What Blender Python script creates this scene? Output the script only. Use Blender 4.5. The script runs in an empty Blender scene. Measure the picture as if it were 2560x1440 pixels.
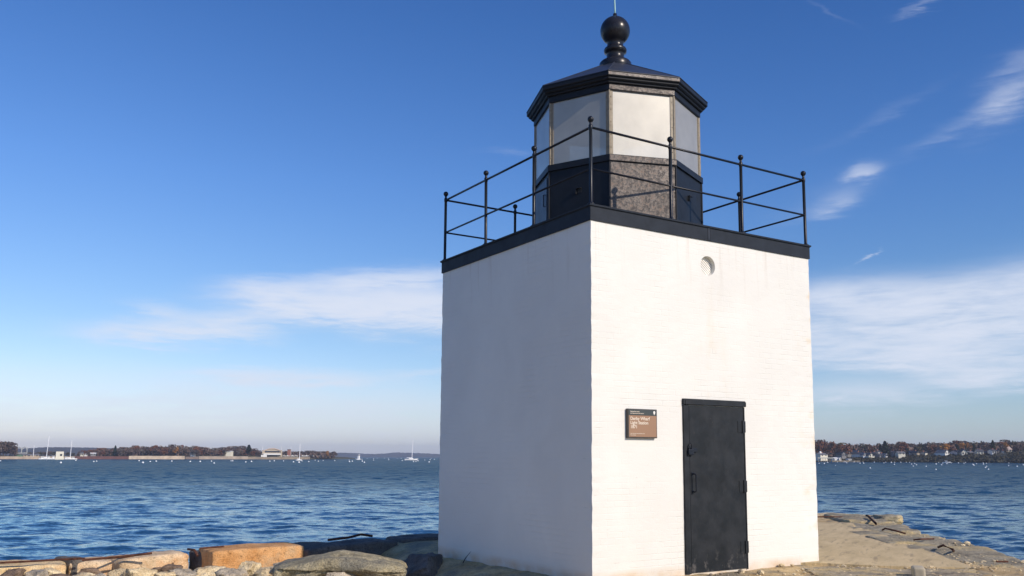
import bpy, bmesh, math, random
from mathutils import Vector, Matrix, noise
rad = math.radians
PI = math.pi
scene = bpy.context.scene
col = scene.collection

# ------------------------------------------------------------------ camera
CAM = Vector((-5.97815, -8.09114, 1.35853))
YAW, PITCH, ROLL = rad(33.42723), rad(7.60560), rad(0.15065)
F, PX, PY = 2266.87, 79.28, 119.66
fw = Vector((math.sin(YAW)*math.cos(PITCH), math.cos(YAW)*math.cos(PITCH), math.sin(PITCH)))
r0 = Vector((math.cos(YAW), -math.sin(YAW), 0)); u0 = r0.cross(fw)
rt = r0*math.cos(ROLL) + u0*math.sin(ROLL)
up = -r0*math.sin(ROLL) + u0*math.cos(ROLL)
cd = bpy.data.cameras.new('camera'); cam = bpy.data.objects.new('camera', cd); col.objects.link(cam)
M = Matrix((rt, up, -fw)).transposed().to_4x4(); M.translation = CAM; cam.matrix_world = M
cd.sensor_width = 36; cd.lens = F/2560*36
cd.shift_x = -PX/2560; cd.shift_y = PY/2560
cd.clip_start = 0.1; cd.clip_end = 60000
scene.camera = cam

def ray(px, py):
    return (rt*((px-1280-PX)/F) + up*(-(py-720-PY)/F) + fw)
def g(px, py, z=0.0):                       # where the sight line meets a level surface
    d = ray(px, py); return CAM + d*((z-CAM.z)/d.z)
def far(px, py, dist):                      # survey point at a horizontal distance
    d = ray(px, py); return CAM + d*(dist/math.hypot(d.x, d.y))
def bearing(px, dist, z=0.0):
    p = far(px, 1144, dist); return Vector((p.x, p.y, z))

# ------------------------------------------------------------------ helpers
def tag(o, label=None, cat=None, group=None, kind=None):
    if label: o['label'] = label
    if cat: o['category'] = cat
    if group: o['group'] = group
    if kind: o['kind'] = kind
    return o
def empty(name, loc=(0,0,0), rz=0, label=None, cat=None, group=None):
    o = bpy.data.objects.new(name, None); col.objects.link(o)
    o.location = loc; o.rotation_euler = (0,0,rz); o.empty_display_size = .1
    return tag(o, label, cat, group)
def link(name, bm, mat, parent=None, smooth=False, loc=None, rz=0):
    me = bpy.data.meshes.new(name); bm.normal_update(); bm.to_mesh(me); bm.free()
    if isinstance(mat, (list, tuple)):
        for m in mat: me.materials.append(m)
    else: me.materials.append(mat)
    if smooth:
        for p in me.polygons: p.use_smooth = True
    o = bpy.data.objects.new(name, me); col.objects.link(o)
    if parent: o.parent = parent
    if loc is not None: o.location = loc
    o.rotation_euler.z = rz
    return o
def inst(name, me, parent=None, loc=(0,0,0), rot=(0,0,0), sc=(1,1,1)):
    o = bpy.data.objects.new(name, me); col.objects.link(o)
    if parent: o.parent = parent
    o.location = loc; o.rotation_euler = rot; o.scale = sc
    return o
def box(bm, a, b, mi=0):
    x0,y0,z0 = a; x1,y1,z1 = b
    v = [bm.verts.new(p) for p in ((x0,y0,z0),(x1,y0,z0),(x1,y1,z0),(x0,y1,z0),(x0,y0,z1),(x1,y0,z1),(x1,y1,z1),(x0,y1,z1))]
    for f in ((3,2,1,0),(4,5,6,7),(0,1,5,4),(1,2,6,5),(2,3,7,6),(3,0,4,7)):
        bm.faces.new([v[i] for i in f]).material_index = mi
    return v
def bbox(bm, a, b, bev=0.004):
    n = len(bm.verts); t = bmesh.new(); box(t, a, b)
    bmesh.ops.bevel(t, geom=t.edges[:], offset=bev, segments=2, affect='EDGES', profile=.5)
    me = bpy.data.meshes.new('t'); t.to_mesh(me); t.free(); bm.from_mesh(me); bpy.data.meshes.remove(me)
def tube(bm, pts, r, seg=10, cap=True):
    pts = [Vector(p) for p in pts]; rs = r if isinstance(r, (list, tuple)) else [r]*len(pts)
    rings = []
    for i, p in enumerate(pts):
        d = (pts[min(i+1, len(pts)-1)] - pts[max(i-1, 0)]).normalized()
        a = d.orthogonal().normalized() if i == 0 else (a - d*a.dot(d)).normalized()
        b = d.cross(a)
        rings.append([bm.verts.new(p + (a*math.cos(2*PI*k/seg) + b*math.sin(2*PI*k/seg))*rs[i]) for k in range(seg)])
    for A, B in zip(rings, rings[1:]):
        for k in range(seg): bm.faces.new((A[k], A[(k+1)%seg], B[(k+1)%seg], B[k]))
    if cap:
        bm.faces.new(rings[0][::-1]); bm.faces.new(rings[-1])
def lathe(bm, prof, c=(0,0,0), seg=24, a0=0.0, closed=True):
    c = Vector(c); rings = []
    for r, z in prof:
        rings.append([bm.verts.new(c + Vector((r*math.cos(a0+2*PI*k/seg), r*math.sin(a0+2*PI*k/seg), z))) for k in range(seg)])
    for A, B in zip(rings, rings[1:]):
        for k in range(seg): bm.faces.new((A[k], A[(k+1)%seg], B[(k+1)%seg], B[k]))
    if closed:
        bm.faces.new(rings[0][::-1]); bm.faces.new(rings[-1])
def sphere(bm, c, r, u=14, v=10, sq=1.0):
    bmesh.ops.create_uvsphere(bm, u_segments=u, v_segments=v, radius=r, matrix=Matrix.Translation(c) @ Matrix.Diagonal((1,1,sq,1)))
def fbm(p, o=4):
    return noise.fractal(p, 1.0, 2.0, o)
def rbox(L, W, H, rnd=.06, amp=.02, seed=0, n=(14,8,6), freq=3.0):
    """a rough quarried block, rounded arrises"""
    bm = bmesh.new(); bmesh.ops.create_cube(bm, size=1)
    bmesh.ops.subdivide_edges(bm, edges=bm.edges[:], cuts=max(n)-1, use_grid_fill=True)
    off = Vector((seed*7.3, seed*3.1, seed*1.7)); hL, hW, hH = L/2, W/2, H/2
    for v in bm.verts:
        p = Vector((v.co.x*L, v.co.y*W, v.co.z*H))
        q = Vector((max(-hL+rnd, min(hL-rnd, p.x)), max(-hW+rnd, min(hW-rnd, p.y)), max(-hH+rnd, min(hH-rnd, p.z))))
        d = p - q
        if d.length > 1e-6: p = q + d.normalized()*min(d.length, rnd)
        nn = (p - Vector((p.x*.7, 0, 0))).normalized()
        p += nn*(fbm(p*freq+off, 4)*amp) + Vector((fbm(p*1.3+off*2), fbm(p*1.3-off), fbm(p*1.1+off*3)))*amp*1.2
        v.co = p
    return bm
def rock(sx, sy, sz, seed=0, sub=4, rough=.13, cuts=9):
    """a broken stone: sphere cut by planes, then roughened"""
    rnd = random.Random(seed); bm = bmesh.new(); bmesh.ops.create_icosphere(bm, subdivisions=sub, radius=1)
    pl = []
    for i in range(cuts):
        d = Vector((rnd.uniform(-1,1), rnd.uniform(-1,1), rnd.uniform(-.6,1))).normalized(); pl.append((d, rnd.uniform(.42,.78)))
    pl.append((Vector((0,0,1)), .62))
    off = Vector((seed*5.1, seed*2.7, seed*9.3))
    for v in bm.verts:
        p = v.co.copy()
        for d, k in pl:
            e = p.dot(d) - k
            if e > 0: p -= d*e*.96
        p *= 1 + fbm(p*1.6+off, 5)*rough + fbm(p*6+off, 4)*rough*.55
        v.co = Vector((p.x*sx, p.y*sy, p.z*sz))
    return bm

# ------------------------------------------------------------------ materials
class NT:
    def __init__(s, name):
        s.m = bpy.data.materials.new(name); s.m.use_nodes = True; s.t = s.m.node_tree; s.n = s.t.nodes; s.l = s.t.links
        s.b = s.n['Principled BSDF']
    def node(s, ty, **k):
        x = s.n.new(ty)
        for a, v in k.items():
            if a in x.inputs.keys(): x.inputs[a].default_value = v
            else: setattr(x, a, v)
        return x
    def co(s): return s.node('ShaderNodeTexCoord').outputs['Object']
    def noise(s, scale, vec=None, detail=5, rough=.55, dist=0, sc=None):
        v = vec or s.co()
        if sc:
            mp = s.node('ShaderNodeMapping'); mp.inputs['Scale'].default_value = sc; s.l.new(v, mp.inputs[0]); v = mp.outputs[0]
        x = s.node('ShaderNodeTexNoise'); x.inputs['Scale'].default_value = scale; x.inputs['Detail'].default_value = detail
        x.inputs['Roughness'].default_value = rough; x.inputs['Distortion'].default_value = dist
        s.l.new(v, x.inputs['Vector']); return x.outputs['Fac']
    def ramp(s, fac, stops):
        x = s.node('ShaderNodeValToRGB'); s.l.new(fac, x.inputs[0]); e = x.color_ramp.elements
        while len(e) < len(stops): e.new(.5)
        for i, (p, c) in enumerate(stops):
            e[i].position = p; e[i].color = (c if isinstance(c, (tuple, list)) else (c,c,c))[:3] + (1,) if isinstance(c, tuple) else (c,c,c,1)
        return x.outputs[0]
    def mix(s, fac, a, b, mode='MIX'):
        x = s.node('ShaderNodeMix', data_type='RGBA', blend_type=mode)
        for i, v in ((0, fac), (6, a), (7, b)):
            if isinstance(v, bpy.types.NodeSocket): s.l.new(v, x.inputs[i])
            else: x.inputs[i].default_value = v if i == 0 else tuple(v) + (1,)
        return x.outputs[2]
    def math(s, op, a, b=None, clamp=False):
        x = s.node('ShaderNodeMath', operation=op, use_clamp=clamp)
        for i, v in ((0, a), (1, b)):
            if v is None: continue
            if isinstance(v, bpy.types.NodeSocket): s.l.new(v, x.inputs[i])
            else: x.inputs[i].default_value = v
        return x.outputs[0]
    def bump(s, h, strength=.5, dist=.01, prev=None):
        x = s.node('ShaderNodeBump'); x.inputs['Strength'].default_value = strength; x.inputs['Distance'].default_value = dist
        s.l.new(h, x.inputs['Height'])
        if prev: s.l.new(prev, x.inputs['Normal'])
        return x.outputs[0]
    def set(s, **k):
        for a, v in k.items():
            a = {'color':'Base Color','rough':'Roughness','metal':'Metallic','normal':'Normal','spec':'Specular IOR Level'}.get(a, a)
            if isinstance(v, bpy.types.NodeSocket): s.l.new(v, s.b.inputs[a])
            else: s.b.inputs[a].default_value = tuple(v) + (1,) if isinstance(v, (tuple, list)) else v
        return s.m

def plain(name, c, rough=.7, var=.15, scale=2.0):
    n = NT(name); f = n.noise(scale)
    lo = tuple(x*(1-var) for x in c); hi = tuple(min(1, x*(1+var)) for x in c)
    return n.set(color=n.ramp(f, [(.3, lo), (.7, hi)]), rough=rough)
def stone(name, c1, c2, stain=None, sfac=(.5,.65), fine=40, bump=.7, bd=.02, cs=3.0):
    n = NT(name); v = n.co()
    c = n.ramp(n.noise(cs, v, 8, .7), [(.36, c1), (.60, c2)])
    if stain: c = n.mix(n.ramp(n.noise(1.7, v, 6, .6, .4), [(sfac[0], 0.0), (sfac[1], 1.0)]), c, stain)
    sp = n.ramp(n.noise(fine*2, v, 3, .6), [(.3, .55), (.7, 1.3)])
    c = n.mix(1.0, c, sp, 'MULTIPLY')
    pit = n.ramp(n.noise(fine*.35, v, 6, .7), [(.32, 0.35), (.44, 1.0)])
    c = n.mix(.85, c, pit, 'MULTIPLY')
    b1 = n.bump(n.noise(cs*3, v, 8, .65), bump, bd*2)
    b2 = n.bump(n.noise(fine, v, 4, .6), bump, bd*.4, b1)
    return n.set(color=c, rough=.92, normal=b2, spec=.25)

def paint_white():
    n = NT('white_painted_brick'); v = n.co()
    sx = n.node('ShaderNodeSeparateXYZ'); n.l.new(v, sx.inputs[0])
    u = n.math('ADD', sx.outputs[0], sx.outputs[1])
    cb = n.node('ShaderNodeCombineXYZ'); n.l.new(u, cb.inputs[0]); n.l.new(sx.outputs[2], cb.inputs[1])
    wob = n.noise(2.5, v, 3)
    br = n.node('ShaderNodeTexBrick'); br.offset = .5
    n.l.new(cb.outputs[0], br.inputs['Vector'])
    for k, x in (('Scale', 1), ('Mortar Size', .006), ('Mortar Smooth', .9), ('Bias', 0), ('Brick Width', .205), ('Row Height', .0672)): br.inputs[k].default_value = x
    br.inputs['Color1'].default_value = (1,1,1,1); br.inputs['Color2'].default_value = (.72,.72,.72,1); br.inputs['Mortar'].default_value = (0,0,0,1)
    # paint fills most joints: fade them with noise
    fade = n.ramp(n.noise(1.3, v, 6, .7), [(.45, 0.0), (.7, .8)])
    h = n.mix(fade, (.8,.8,.8), br.outputs['Color'])
    b = n.bump(h, .6, .008)
    b = n.bump(n.noise(5, v, 6, .7, .2, (1,1,2.4)), .16, .02, b)
    b = n.bump(n.noise(22, v, 6, .7), .18, .005, b)
    chip = n.ramp(n.noise(7, v, 5, .6, 0, (1,1,3.2)), [(.70, 0.0), (.735, 1.0)])
    chip2 = n.ramp(n.noise(1.1, v, 2), [(.5, 0.0), (.62, 1.0)])
    base = n.ramp(n.noise(.9, v, 6, .6), [(.3, (.73,.72,.665)), (.7, (.775,.77,.71))])
    c = n.mix(n.math('MULTIPLY', n.math('MULTIPLY', chip, chip2), .55), base, (.36,.33,.30))
    # small dark hairline gaps in the joints
    gapm = n.math('MULTIPLY', n.ramp(n.noise(9, v, 5, .7, 0, (.6,.6,6)), [(.66, 0.0), (.70, 1.0)]), n.math('SUBTRACT', 1.0, br.outputs['Fac']))
    c = n.mix(n.math('MULTIPLY', n.math('MULTIPLY', n.ramp(n.noise(9, v, 5, .7, 0, (.5,.5,7)), [(.65, 0.0), (.69, 1.0)]), br.outputs['Fac']), .5), c, (.25,.23,.22))
    # orange tint at the foot, rusty weathering down the right arris
    z = sx.outputs[2]
    foot = n.math('MULTIPLY', n.ramp(z, [(0.0, 1.0), (.05, .9), (.13, 0.0)]), n.ramp(n.noise(3, v, 5, .6), [(.35, .2), (.65, 1.0)]))
    c = n.mix(n.math('MULTIPLY', foot, .65), c, (.60,.38,.17))
    ed = n.math('MULTIPLY', n.ramp(n.math('SUBTRACT', sx.outputs[0], 3.0), [(.30, 0.0), (.62, 1.0)]), n.ramp(n.noise(2.2, v, 5, .6, 0, (1,1,1.6)), [(.52, 0.0), (.66, 1.0)]))
    c = n.mix(n.math('MULTIPLY', ed, .6), c, (.74,.55,.30))
    # faint ochre run below the vent and above the door
    dx = n.math('ABSOLUTE', n.math('SUBTRACT', sx.outputs[0], 1.82))
    run = n.math('MULTIPLY', n.ramp(dx, [(.0, 1.0), (.32, 0.0)]), n.ramp(n.noise(4, v, 5, .65, 0, (1,1,.5)), [(.48, 0.0), (.66, 1.0)]))
    zr = n.ramp(n.math('MULTIPLY', z, .25), [(.50, 0.0), (.53, 1.0), (.60, .5), (.85, .25), (.88, 0.0)])
    run = n.math('MULTIPLY', run, zr)
    c = n.mix(n.math('MULTIPLY', run, .6), c, (.70,.56,.34))
    streak = n.math('MULTIPLY', n.ramp(n.math('MULTIPLY', z, .25), [(.78, 0.0), (1.0, 1.0)]), n.ramp(n.noise(6, v, 4, .6, 0, (1.6,1.6,.10)), [(.56, 0.0), (.68, 1.0)]))
    c = n.mix(n.math('MULTIPLY', streak, .30), c, (.52,.45,.36))
    big = n.ramp(n.noise(.55, v, 5, .6, .6), [(.42, .95), (.60, 1.0)])
    c = n.mix(1.0, c, big, 'MULTIPLY')
    return n.set(color=c, rough=.6, normal=b, spec=.3)

def paint_black(name, c=(.034,.040,.052), rough=(.28,.5), bs=.12, bscale=9, mott=0.0, spec=.28):
    n = NT(name); v = n.co()
    cc = n.ramp(n.noise(6, v, 6, .65), [(.3, tuple(x*.8 for x in c)), (.72, tuple(x*1.25 for x in c))])
    r = n.ramp(n.noise(5, v, 6, .7), [(.3, rough[0]), (.7, rough[1])])
    b = n.bump(n.noise(bscale, v, 7, .65), bs, .01)
    b = n.bump(n.noise(60, v, 3, .6), bs*.6, .002, b)
    if mott:
        fl = n.noise(26, v, 8, .75, .4)
        b = n.bump(n.ramp(fl, [(.40, 0.0), (.48, 1.0), (.60, .8), (.66, 0.0)]), mott, .006, b)
        cc = n.mix(n.math('MULTIPLY', n.ramp(fl, [(.50, 0.0), (.60, 1.0)]), .7), cc, (.20,.13,.09))
        r = n.mix(n.ramp(n.noise(10, v, 8, .7, .6), [(.42, 0.0), (.58, 1.0)]), (.34,.34,.34), (.50,.50,.50))
    return n.set(color=cc, rough=r, normal=b, spec=spec)

MAT = {}
MAT['white'] = paint_white()
MAT['black'] = paint_black('black_gloss_paint', (.022,.026,.034))
MAT['band'] = paint_black('black_band_paint', (.020,.026,.036), (.5,.65), .08, spec=.14)
MAT['dado'] = paint_black('glare_mottled_black_paint', (.062,.050,.042), (.32,.5), .12, 9, .4, .55)  # black paint with sun glare painted in as lighter brown mottling
MAT['lantern'] = paint_black('lantern_black_paint', (.013,.016,.022), (.38,.55), .10, 7, 0, .22)
MAT['fascia'] = paint_black('glare_fascia_paint', (.16,.14,.12), (.3,.5), .12, 20, .5, .6)  # pale colour stands in for sun glare along the fascia
MAT['rail'] = paint_black('black_railing_paint', (.010,.013,.020), (.28,.42), .1, 30)
def door_mat():
    n = NT('black_door_paint'); v = n.co()
    c = n.ramp(n.noise(4, v, 7, .65), [(.38, (.006,.009,.012)), (.62, (.018,.021,.025))])
    sx = n.node('ShaderNodeSeparateXYZ'); n.l.new(v, sx.inputs[0])
    low = n.ramp(sx.outputs[2], [(.02, 1.0), (.30, 0.0)])
    scr = n.ramp(n.noise(9, v, 7, .75, .2, (1,1,.6)), [(.53, 0.0), (.62, 1.0)])
    c = n.mix(n.math('MULTIPLY', n.math('MULTIPLY', low, scr), .7), c, (.15,.14,.13))
    sp = n.ramp(n.noise(30, v, 4, .6), [(.72, 0.0), (.76, 1.0)])
    c = n.mix(n.math('MULTIPLY', sp, .5), c, (.16,.11,.09))
    rs = n.ramp(n.noise(3.5, v, 7, .75, .3, (1,1,.35)), [(.60, 0.0), (.72, 1.0)])
    c = n.mix(n.math('MULTIPLY', rs, .35), c, (.075,.070,.068))
    b = n.bump(n.noise(12, v, 6, .65), .2, .006); b = n.bump(n.noise(1.6, v, 3, .5), .25, .03, b)
    return n.set(color=c, rough=n.ramp(n.noise(5, v, 6, .7), [(.3, .42), (.7, .72)]), normal=b, spec=.28)
MAT['door'] = door_mat()
def brassy(name, c, rough=.45):
    n = NT(name); v = n.co()
    return n.set(color=n.ramp(n.noise(20, v), [(.3, tuple(x*.6 for x in c)), (.7, c)]), rough=rough)
MAT['glazing_bar'] = brassy('weathered_glazing_bar', (.30,.25,.17))
def pane_mat():
    n = NT('clouded_lantern_glass'); v = n.co()
    n.m.use_nodes = True
    out = n.n['Material Output']; n.n.remove(n.b)
    df = n.node('ShaderNodeBsdfDiffuse'); tl = n.node('ShaderNodeBsdfTranslucent'); gl = n.node('ShaderNodeBsdfGlossy'); tr = n.node('ShaderNodeBsdfTransparent'); g2 = n.node('ShaderNodeBsdfGlossy')
    df.inputs['Color'].default_value = (.84,.82,.74,1); tl.inputs['Color'].default_value = (.92,.82,.62,1)
    gl.inputs['Color'].default_value = (1,.96,.84,1); gl.inputs['Roughness'].default_value = .42
    g2.inputs['Roughness'].default_value = .03; tr.inputs['Color'].default_value = (.82,.84,.78,1)
    def ms(f, a, b):
        m = n.node('ShaderNodeMixShader'); n.l.new(a, m.inputs[1]); n.l.new(b, m.inputs[2])
        if isinstance(f, bpy.types.NodeSocket): n.l.new(f, m.inputs[0])
        else: m.inputs[0].default_value = f
        return m.outputs[0]
    a = ms(.42, df.outputs[0], tl.outputs[0])
    a = ms(.22, a, gl.outputs[0])
    dirt = n.ramp(n.noise(2.4, v, 5, .6), [(.3, .58), (.7, .70)])
    a = ms(dirt, tr.outputs[0], a)
    fr = n.node('ShaderNodeFresnel'); fr.inputs[0].default_value = 1.5
    a = ms(fr.outputs[0], a, g2.outputs[0])
    n.l.new(a, out.inputs['Surface']); return n.m
MAT['pane'] = pane_mat()
MAT['rod'] = plain('verdigris_copper', (.30,.52,.52), .5)
MAT['interior'] = plain('pale_bounce_floor', (.70,.66,.56), .7)  # for the added bounce floor inside the lantern
MAT['lamp'] = plain('lamp_white', (.7,.7,.68), .3)
MAT['brown_sign'] = plain('brown_sign_face', (.30,.175,.10), .45, .05)
MAT['green_sign'] = plain('dark_sign_header', (.040,.052,.050), .45, .05)
MAT['sign_frame'] = plain('sign_frame', (.05,.045,.042), .5, .1)
MAT['cream'] = plain('cream_lettering', (.78,.68,.55), .5, .02)
MAT['rust'] = stone('rusted_iron', (.045,.020,.014), (.13,.055,.035), None, fine=90, bump=.5, bd=.005, cs=12)
MAT['deck'] = stone('rough_wharf_ground', (.42,.29,.13), (.68,.51,.27), (.30,.25,.17), (.48,.62), fine=45, bump=.8, bd=.02, cs=2.2)
MAT['gravel'] = stone('grey_gravel', (.25,.21,.15), (.52,.44,.31), (.64,.49,.25), (.5,.6), 55, .9, .03, 4)
def conc():
    n = NT('tan_concrete'); v = n.co()
    mp = n.node('ShaderNodeMapping'); mp.inputs['Rotation'].default_value = (0,0,rad(57)); n.l.new(v, mp.inputs[0]); w = mp.outputs[0]
    c = n.ramp(n.noise(1.1, w, 7, .65, .2, (3.5,1,1)), [(.30, (.50,.385,.205)), (.70, (.68,.53,.30))])
    st = n.ramp(n.noise(1.6, w, 6, .7, .3, (6,.8,1)), [(.54, 0.0), (.64, 1.0)])
    c = n.mix(n.math('MULTIPLY', st, .5), c, (.20,.155,.11))
    c = n.mix(1.0, c, n.ramp(n.noise(90, v, 3), [(.3, .82), (.7, 1.12)]), 'MULTIPLY')
    b = n.bump(n.noise(5, v, 7, .65), .5, .02); b = n.bump(n.noise(70, v, 3), .4, .003, b)
    return n.set(color=c, rough=.9, normal=b, spec=.25)
MAT['conc'] = conc()
MAT['rim'] = stone('grey_lichened_granite', (.23,.20,.14), (.44,.385,.27), (.56,.44,.23), (.54,.64), 60, .9, .025, 3)
MAT['cap_yellow'] = stone('yellow_granite', (.60,.42,.20), (.80,.62,.36), (.60,.33,.13), (.55,.7), 45, .8, .02)
MAT['cap_tan'] = stone('tan_granite', (.55,.40,.24), (.78,.60,.39), (.60,.34,.16), (.5,.66), 45, .8, .02)
MAT['cap_orange'] = stone('orange_granite', (.52,.25,.085), (.70,.40,.18), (.50,.38,.24), (.55,.72), 50, .8, .02)
MAT['cap_dark'] = stone('dark_granite', (.08,.075,.07), (.17,.155,.14), None, (.5,.6), 40, .8, .02)  # much darker granite than the other capstones
MAT['rubble'] = stone('pale_rubble', (.55,.41,.23), (.88,.73,.46), (.30,.25,.19), (.52,.62), 50, .9, .02, 4)
MAT['rubble_grey'] = stone('grey_rubble', (.30,.26,.20), (.58,.50,.38), (.68,.49,.26), (.5,.65), 50, .9, .02, 4)
MAT['rubble_brown'] = stone('brown_rubble', (.14,.10,.075), (.28,.20,.14), None, (.5,.6), 50, .9, .02, 5)
MAT['slab'] = stone('lichened_slab', (.28,.24,.15), (.58,.50,.31), (.22,.21,.17), (.45,.62), 34, 1.0, .035, 3.5)
MAT['stem'] = plain('dead_stem', (.05,.035,.025), .8)

# ------------------------------------------------------------------ world, sun
SUN_AZ, SUN_EL = rad(-72), rad(31)
sd = Vector((math.cos(SUN_EL)*math.cos(SUN_AZ), math.cos(SUN_EL)*math.sin(SUN_AZ), math.sin(SUN_EL)))
ld = bpy.data.lights.new('sun', 'SUN'); ld.energy = 4.2; ld.angle = rad(.53); ld.color = (1, .865, .72)
lo = bpy.data.objects.new('sun', ld); col.objects.link(lo); lo.rotation_euler = sd.to_track_quat('Z', 'Y').to_euler()
def make_world():
    w = bpy.data.worlds.new('World'); scene.world = w; w.use_nodes = True; t = w.node_tree; n, l = t.nodes, t.links
    bg = n['Background']; bg.inputs['Strength'].default_value = SKY_STRENGTH
    sk = n.new('ShaderNodeTexSky'); sk.sky_type = 'NISHITA'; sk.sun_disc = False
    sk.sun_elevation = SUN_EL; sk.sun_rotation = PI/2 - SUN_AZ     # rotation runs clockwise from +Y
    sk.altitude = 0; sk.air_density = 1.0; sk.dust_density = .6; sk.ozone_density = 2.2
    def m(op, a, b=None, c=None, clamp=False):
        x = n.new('ShaderNodeMath'); x.operation = op; x.use_clamp = clamp
        for i, v in enumerate((a, b, c)):
            if v is None: continue
            if isinstance(v, bpy.types.NodeSocket): l.new(v, x.inputs[i])
            else: x.inputs[i].default_value = v
        return x.outputs[0]
    def mixc(f, a, b, mode='MIX'):
        x = n.new('ShaderNodeMix'); x.data_type = 'RGBA'; x.blend_type = mode
        for i, v in ((0, f), (6, a), (7, b)):
            if isinstance(v, bpy.types.NodeSocket): l.new(v, x.inputs[i])
            else: x.inputs[i].default_value = v if i == 0 else tuple(v)+(1,)
        return x.outputs[2]
    tc = n.new('ShaderNodeTexCoord'); D = tc.outputs['Generated']
    nm = n.new('ShaderNodeVectorMath'); nm.operation = 'NORMALIZE'; l.new(D, nm.inputs[0])
    sp = n.new('ShaderNodeSeparateXYZ'); l.new(nm.outputs[0], sp.inputs[0])
    x, y, z = sp.outputs
    el = m('ARCSINE', z)
    # compass bearing measured from the middle of the view (north-east): no wrap inside the clouds
    cy, sy = math.cos(YAW), math.sin(YAW)
    fwd = m('ADD', m('MULTIPLY', x, sy), m('MULTIPLY', y, cy)); rgt = m('SUBTRACT', m('MULTIPLY', x, cy), m('MULTIPLY', y, sy))
    az = m('ARCTAN2', rgt, fwd)
    # warp
    cb = n.new('ShaderNodeCombineXYZ'); l.new(m('MULTIPLY', az, 1.0), cb.inputs[0]); l.new(m('MULTIPLY', el, 3.2), cb.inputs[1])
    nz = n.new('ShaderNodeTexNoise'); nz.inputs['Scale'].default_value = 5.5; nz.inputs['Detail'].default_value = 9; nz.inputs['Roughness'].default_value = .6; nz.inputs['Distortion'].default_value = .35
    l.new(cb.outputs[0], nz.inputs['Vector'])
    rot = n.new('ShaderNodeMapping'); rot.inputs['Rotation'].default_value = (0,0,rad(-22)); rot.inputs['Scale'].default_value = (1.0, 2.2, 1); l.new(cb.outputs[0], rot.inputs[0])
    nf = n.new('ShaderNodeTexNoise'); nf.inputs['Scale'].default_value = 16; nf.inputs['Detail'].default_value = 9; nf.inputs['Roughness'].default_value = .65; nf.inputs['Distortion'].default_value = .3
    l.new(rot.outputs[0], nf.inputs['Vector'])
    wa = m('MULTIPLY', m('SUBTRACT', nz.outputs['Fac'], .5), .08); we = m('MULTIPLY', m('SUBTRACT', nf.outputs['Fac'], .5), .03)
    az2 = m('ADD', az, wa); el2 = m('ADD', el, we)
    def ae(px, py):
        d = ray(px, py).normalized()
        return math.atan2(d.x*cy - d.y*sy, d.x*sy + d.y*cy), math.asin(d.z)
    blobs = CLOUDS
    tot = None
    for (px, py, rx, ry, tilt, amt) in blobs:
        a0, e0 = ae(px, py); ra, re = rx/F, ry/F
        da = m('SUBTRACT', az2, a0); de = m('SUBTRACT', el2, e0)
        ct, st = math.cos(rad(tilt)), math.sin(rad(tilt))
        p = m('ADD', m('MULTIPLY', da, ct/ra), m('MULTIPLY', de, st/ra)); q = m('SUBTRACT', m('MULTIPLY', de, ct/re), m('MULTIPLY', da, st/re))
        r2 = m('ADD', m('MULTIPLY', p, p), m('MULTIPLY', q, q))
        e = m('MULTIPLY', m('EXPONENT', m('MULTIPLY', r2, -1.0)), amt)
        tot = e if tot is None else m('ADD', tot, e)
    tex = m('ADD', m('MULTIPLY', nz.outputs['Fac'], .7), m('MULTIPLY', nf.outputs['Fac'], .9))   # about .8
    dens = m('MULTIPLY', tot, m('POWER', m('MULTIPLY', tex, 1.28), 3.0))
    dens = m('SUBTRACT', 1.0, m('EXPONENT', m('MULTIPLY', dens, -1.15)), clamp=True)
    # faint overall veils away from the picture too
    cool = sk.outputs[0]
    hs = n.new('ShaderNodeHueSaturation'); hs.inputs['Saturation'].default_value = SKY_SAT; hs.inputs['Value'].default_value = 1; l.new(cool, hs.inputs['Color'])
    tr_ = n.new('ShaderNodeValToRGB'); l.new(m('MULTIPLY', el, 1.6, None, True), tr_.inputs[0]); e_ = tr_.color_ramp.elements
    stops = [(0.0, (.76,.73,.94)), (.08, (.68,.66,.80)), (.22, (.57,.60,.70)), (.47, (.46,.565,.76)), (.75, (.335,.485,.71)), (1.0, (.30,.43,.68))]
    while len(e_) < len(stops): e_.new(.5)
    for i, (p_, c_) in enumerate(stops): e_[i].position = p_; e_[i].color = c_ + (1,)
    side = n.new('ShaderNodeValToRGB'); l.new(m('ADD', m('MULTIPLY', az, .8), .5, None, True), side.inputs[0]); e2 = side.color_ramp.elements
    e2[0].position = .12; e2[0].color = (1,1,1,1); e2[1].position = .9; e2[1].color = (.74,.87,.94,1)
    skc = mixc(1.0, hs.outputs[0], (2,2,2), 'MULTIPLY'); skc = mixc(1.0, skc, tr_.outputs[0], 'MULTIPLY'); skc = mixc(1.0, skc, side.outputs[0], 'MULTIPLY')
    c = mixc(m('MULTIPLY', dens, .92), skc, CLOUD_COL)
    l.new(c, bg.inputs['Color'])
SKY_STRENGTH = .10
SKY_SAT = 1.15
SKY_TINT = (1, 1, 1)
CLOUD_COL = (7.7, 8.2, 9.4)
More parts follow.
